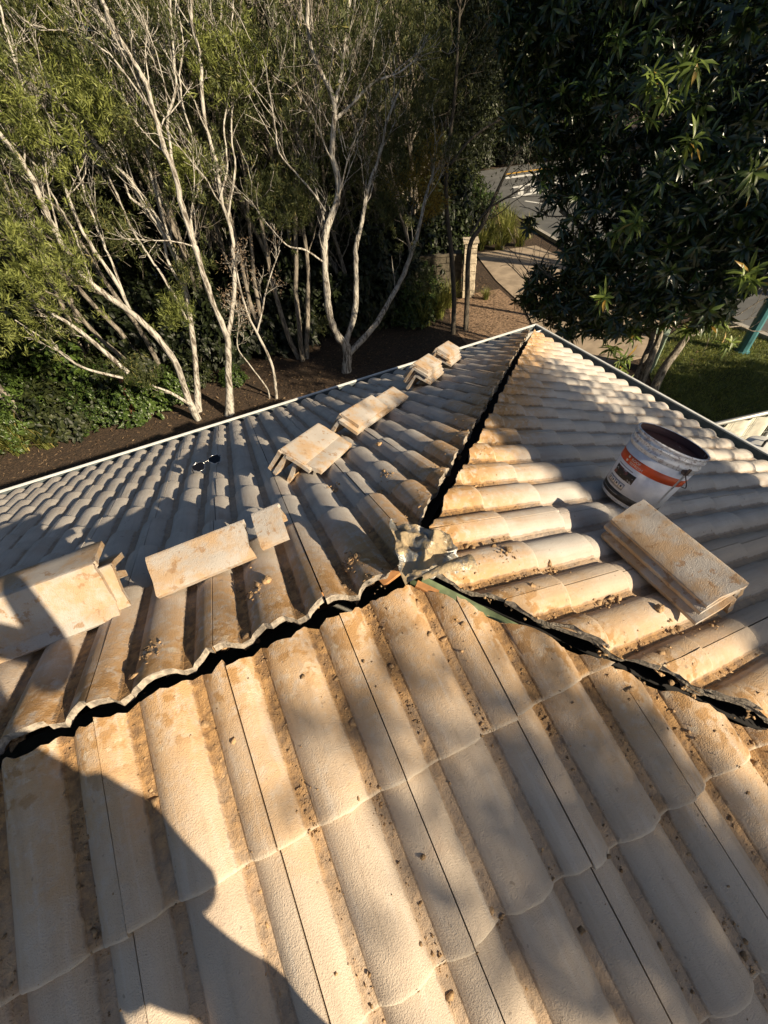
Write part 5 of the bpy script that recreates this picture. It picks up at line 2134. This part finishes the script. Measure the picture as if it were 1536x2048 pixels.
edges = [(0, 1), (1, 2), (2, 3), (3, 4), (4, 5), (5, 6), (6, 7), (0, 8), (8, 9), (9, 10), (10, 11), (0, 12), (12, 13), (13, 14), (14, 15), (3, 16), (16, 17), (17, 18), (3, 19), (19, 20), (20, 21)]
me = skin('body', nodes, edges, [M['skin'], M['shirt'], M['shorts'], M['boot'], M['hair']])
idx = []
for pl in me.polygons:
    c_ = pl.center
    h_ = c_.z - za_
    arm = c_.y > py_ + .19 and h_ > 1.0
    if h_ < .14 and True:
        idx.append(3)
    elif h_ < .92 and not arm:
        idx.append(2)
    elif h_ < 1.47 and not arm:
        idx.append(1)
    elif h_ > 1.68 or (h_ > 1.58 and c_.y < py_ + .06):
        idx.append(4)
    else:
        idx.append(0)
me.polygons.foreach_set('material_index', idx)
me.polygons.foreach_set('use_smooth', [True] * len(me.polygons))
person = empty('person', (px_, py_, za_))
tag(person, 'person in dark work clothes standing astride on the near slope, holding up a phone', 'person')
under(link('body', me), person)
# shirt hem hanging loose over the hips
mb = MB()
mb.lathe([(.155, 1.16), (.178, .98), (.198, .80), (.190, .79), (.150, .95)], 24, Matrix.Translation((px_, py_, za_)) @ Matrix.Diagonal((1.08, .85, 1, 1)))
under(mb.build('shirt_hem', M['shirt'], None, True), person)
mb = MB()                                            # tool pouch on the belt
mb.tube([(px_ + .185, py_, pz(1.06)), (px_ + .190, py_, pz(.96)), (px_ + .190, py_ + .01, pz(.84)), (px_ + .185, py_ + .01, pz(.80))], [.055, .068, .062, .045], 12)
under(mb.build('tool_pouch', M['boot'], None, True), person)
# face: nose, eyes, ears; hands with fingers round the phone
hd = Vector((px_, py_ + .09, pz(1.66)))
mb = MB()
mb.tube([hd + Vector((0, .088, .02)), hd + Vector((0, .108, -.01)), hd + Vector((0, .092, -.02))], [.008, .014, .010], 8)
for sg in (-1, 1):
    mb.tube([hd + Vector((sg * .098, -.01, .02)), hd + Vector((sg * .106, -.02, -.01)), hd + Vector((sg * .098, -.012, -.03))], [.010, .016, .008], 8)
mb.tube([hd + Vector((-.028, .086, -.055)), hd + Vector((0, .094, -.056)), hd + Vector((.028, .086, -.055))], [.004, .008, .004], 8)
under(mb.build('face_features', M['skin'], None, True), person)
mb = MB()
for sg in (-1, 1):
    e_ = hd + Vector((sg * .034, .088, .022))
    mb.lathe([(0, -.010), (.008, -.006), (.010, 0), (.008, .006), (0, .010)], 10, Matrix.Translation(e_))
under(mb.build('eyes', M['print_black'], None, True), person)
ph = CAMP - FW * .022 - UP * .055
Mph = Matrix((RT, UP, FW)).transposed().to_4x4()
Mph.translation = ph
phone = empty('phone')
phone.matrix_world = Mph
tag(phone, 'phone held up in both hands by the person on the near slope', 'phone')
MB().box((-.036, -.075, -.004), (.036, .070, .004)).build('body', M['print_black'], phone)
MB().box((-.033, -.070, -.0048), (.033, .064, -.0042)).build('screen', M['lens'], phone)
for sg, nm in ((-1, 18), (1, 21)):
    wr = Vector(nodes[nm][0])
    pm = ph - UP * .055 + RT * sg * .045 - FW * .012
    nd = [(tuple(wr), .028), (tuple(wr.lerp(pm, .55)), .030), (tuple(pm), .026)]
    ed = [(0, 1), (1, 2)]
    for k in range(4):
        b0 = pm + UP * (.012 * k - .015) + FW * .006
        ln = (.060, .066, .062, .050)[k]
        nd += [(tuple(b0), .0095), (tuple(b0 + FW * .018 + RT * sg * -.008), .0088), (tuple(b0 + FW * .016 + RT * sg * -ln * .75), .0078)]
        q = len(nd)
        ed += [(2, q - 3), (q - 3, q - 2), (q - 2, q - 1)]
    b0 = pm + UP * .022 - FW * .010
    nd += [(tuple(b0), .011), (tuple(b0 + UP * .020 - RT * sg * .022 - FW * .004), .0095)]
    q = len(nd)
    ed += [(1, q - 2), (q - 2, q - 1)]
    under(link('hand', skin('hand', nd, ed, [M['skin']], 0, 1)), person)
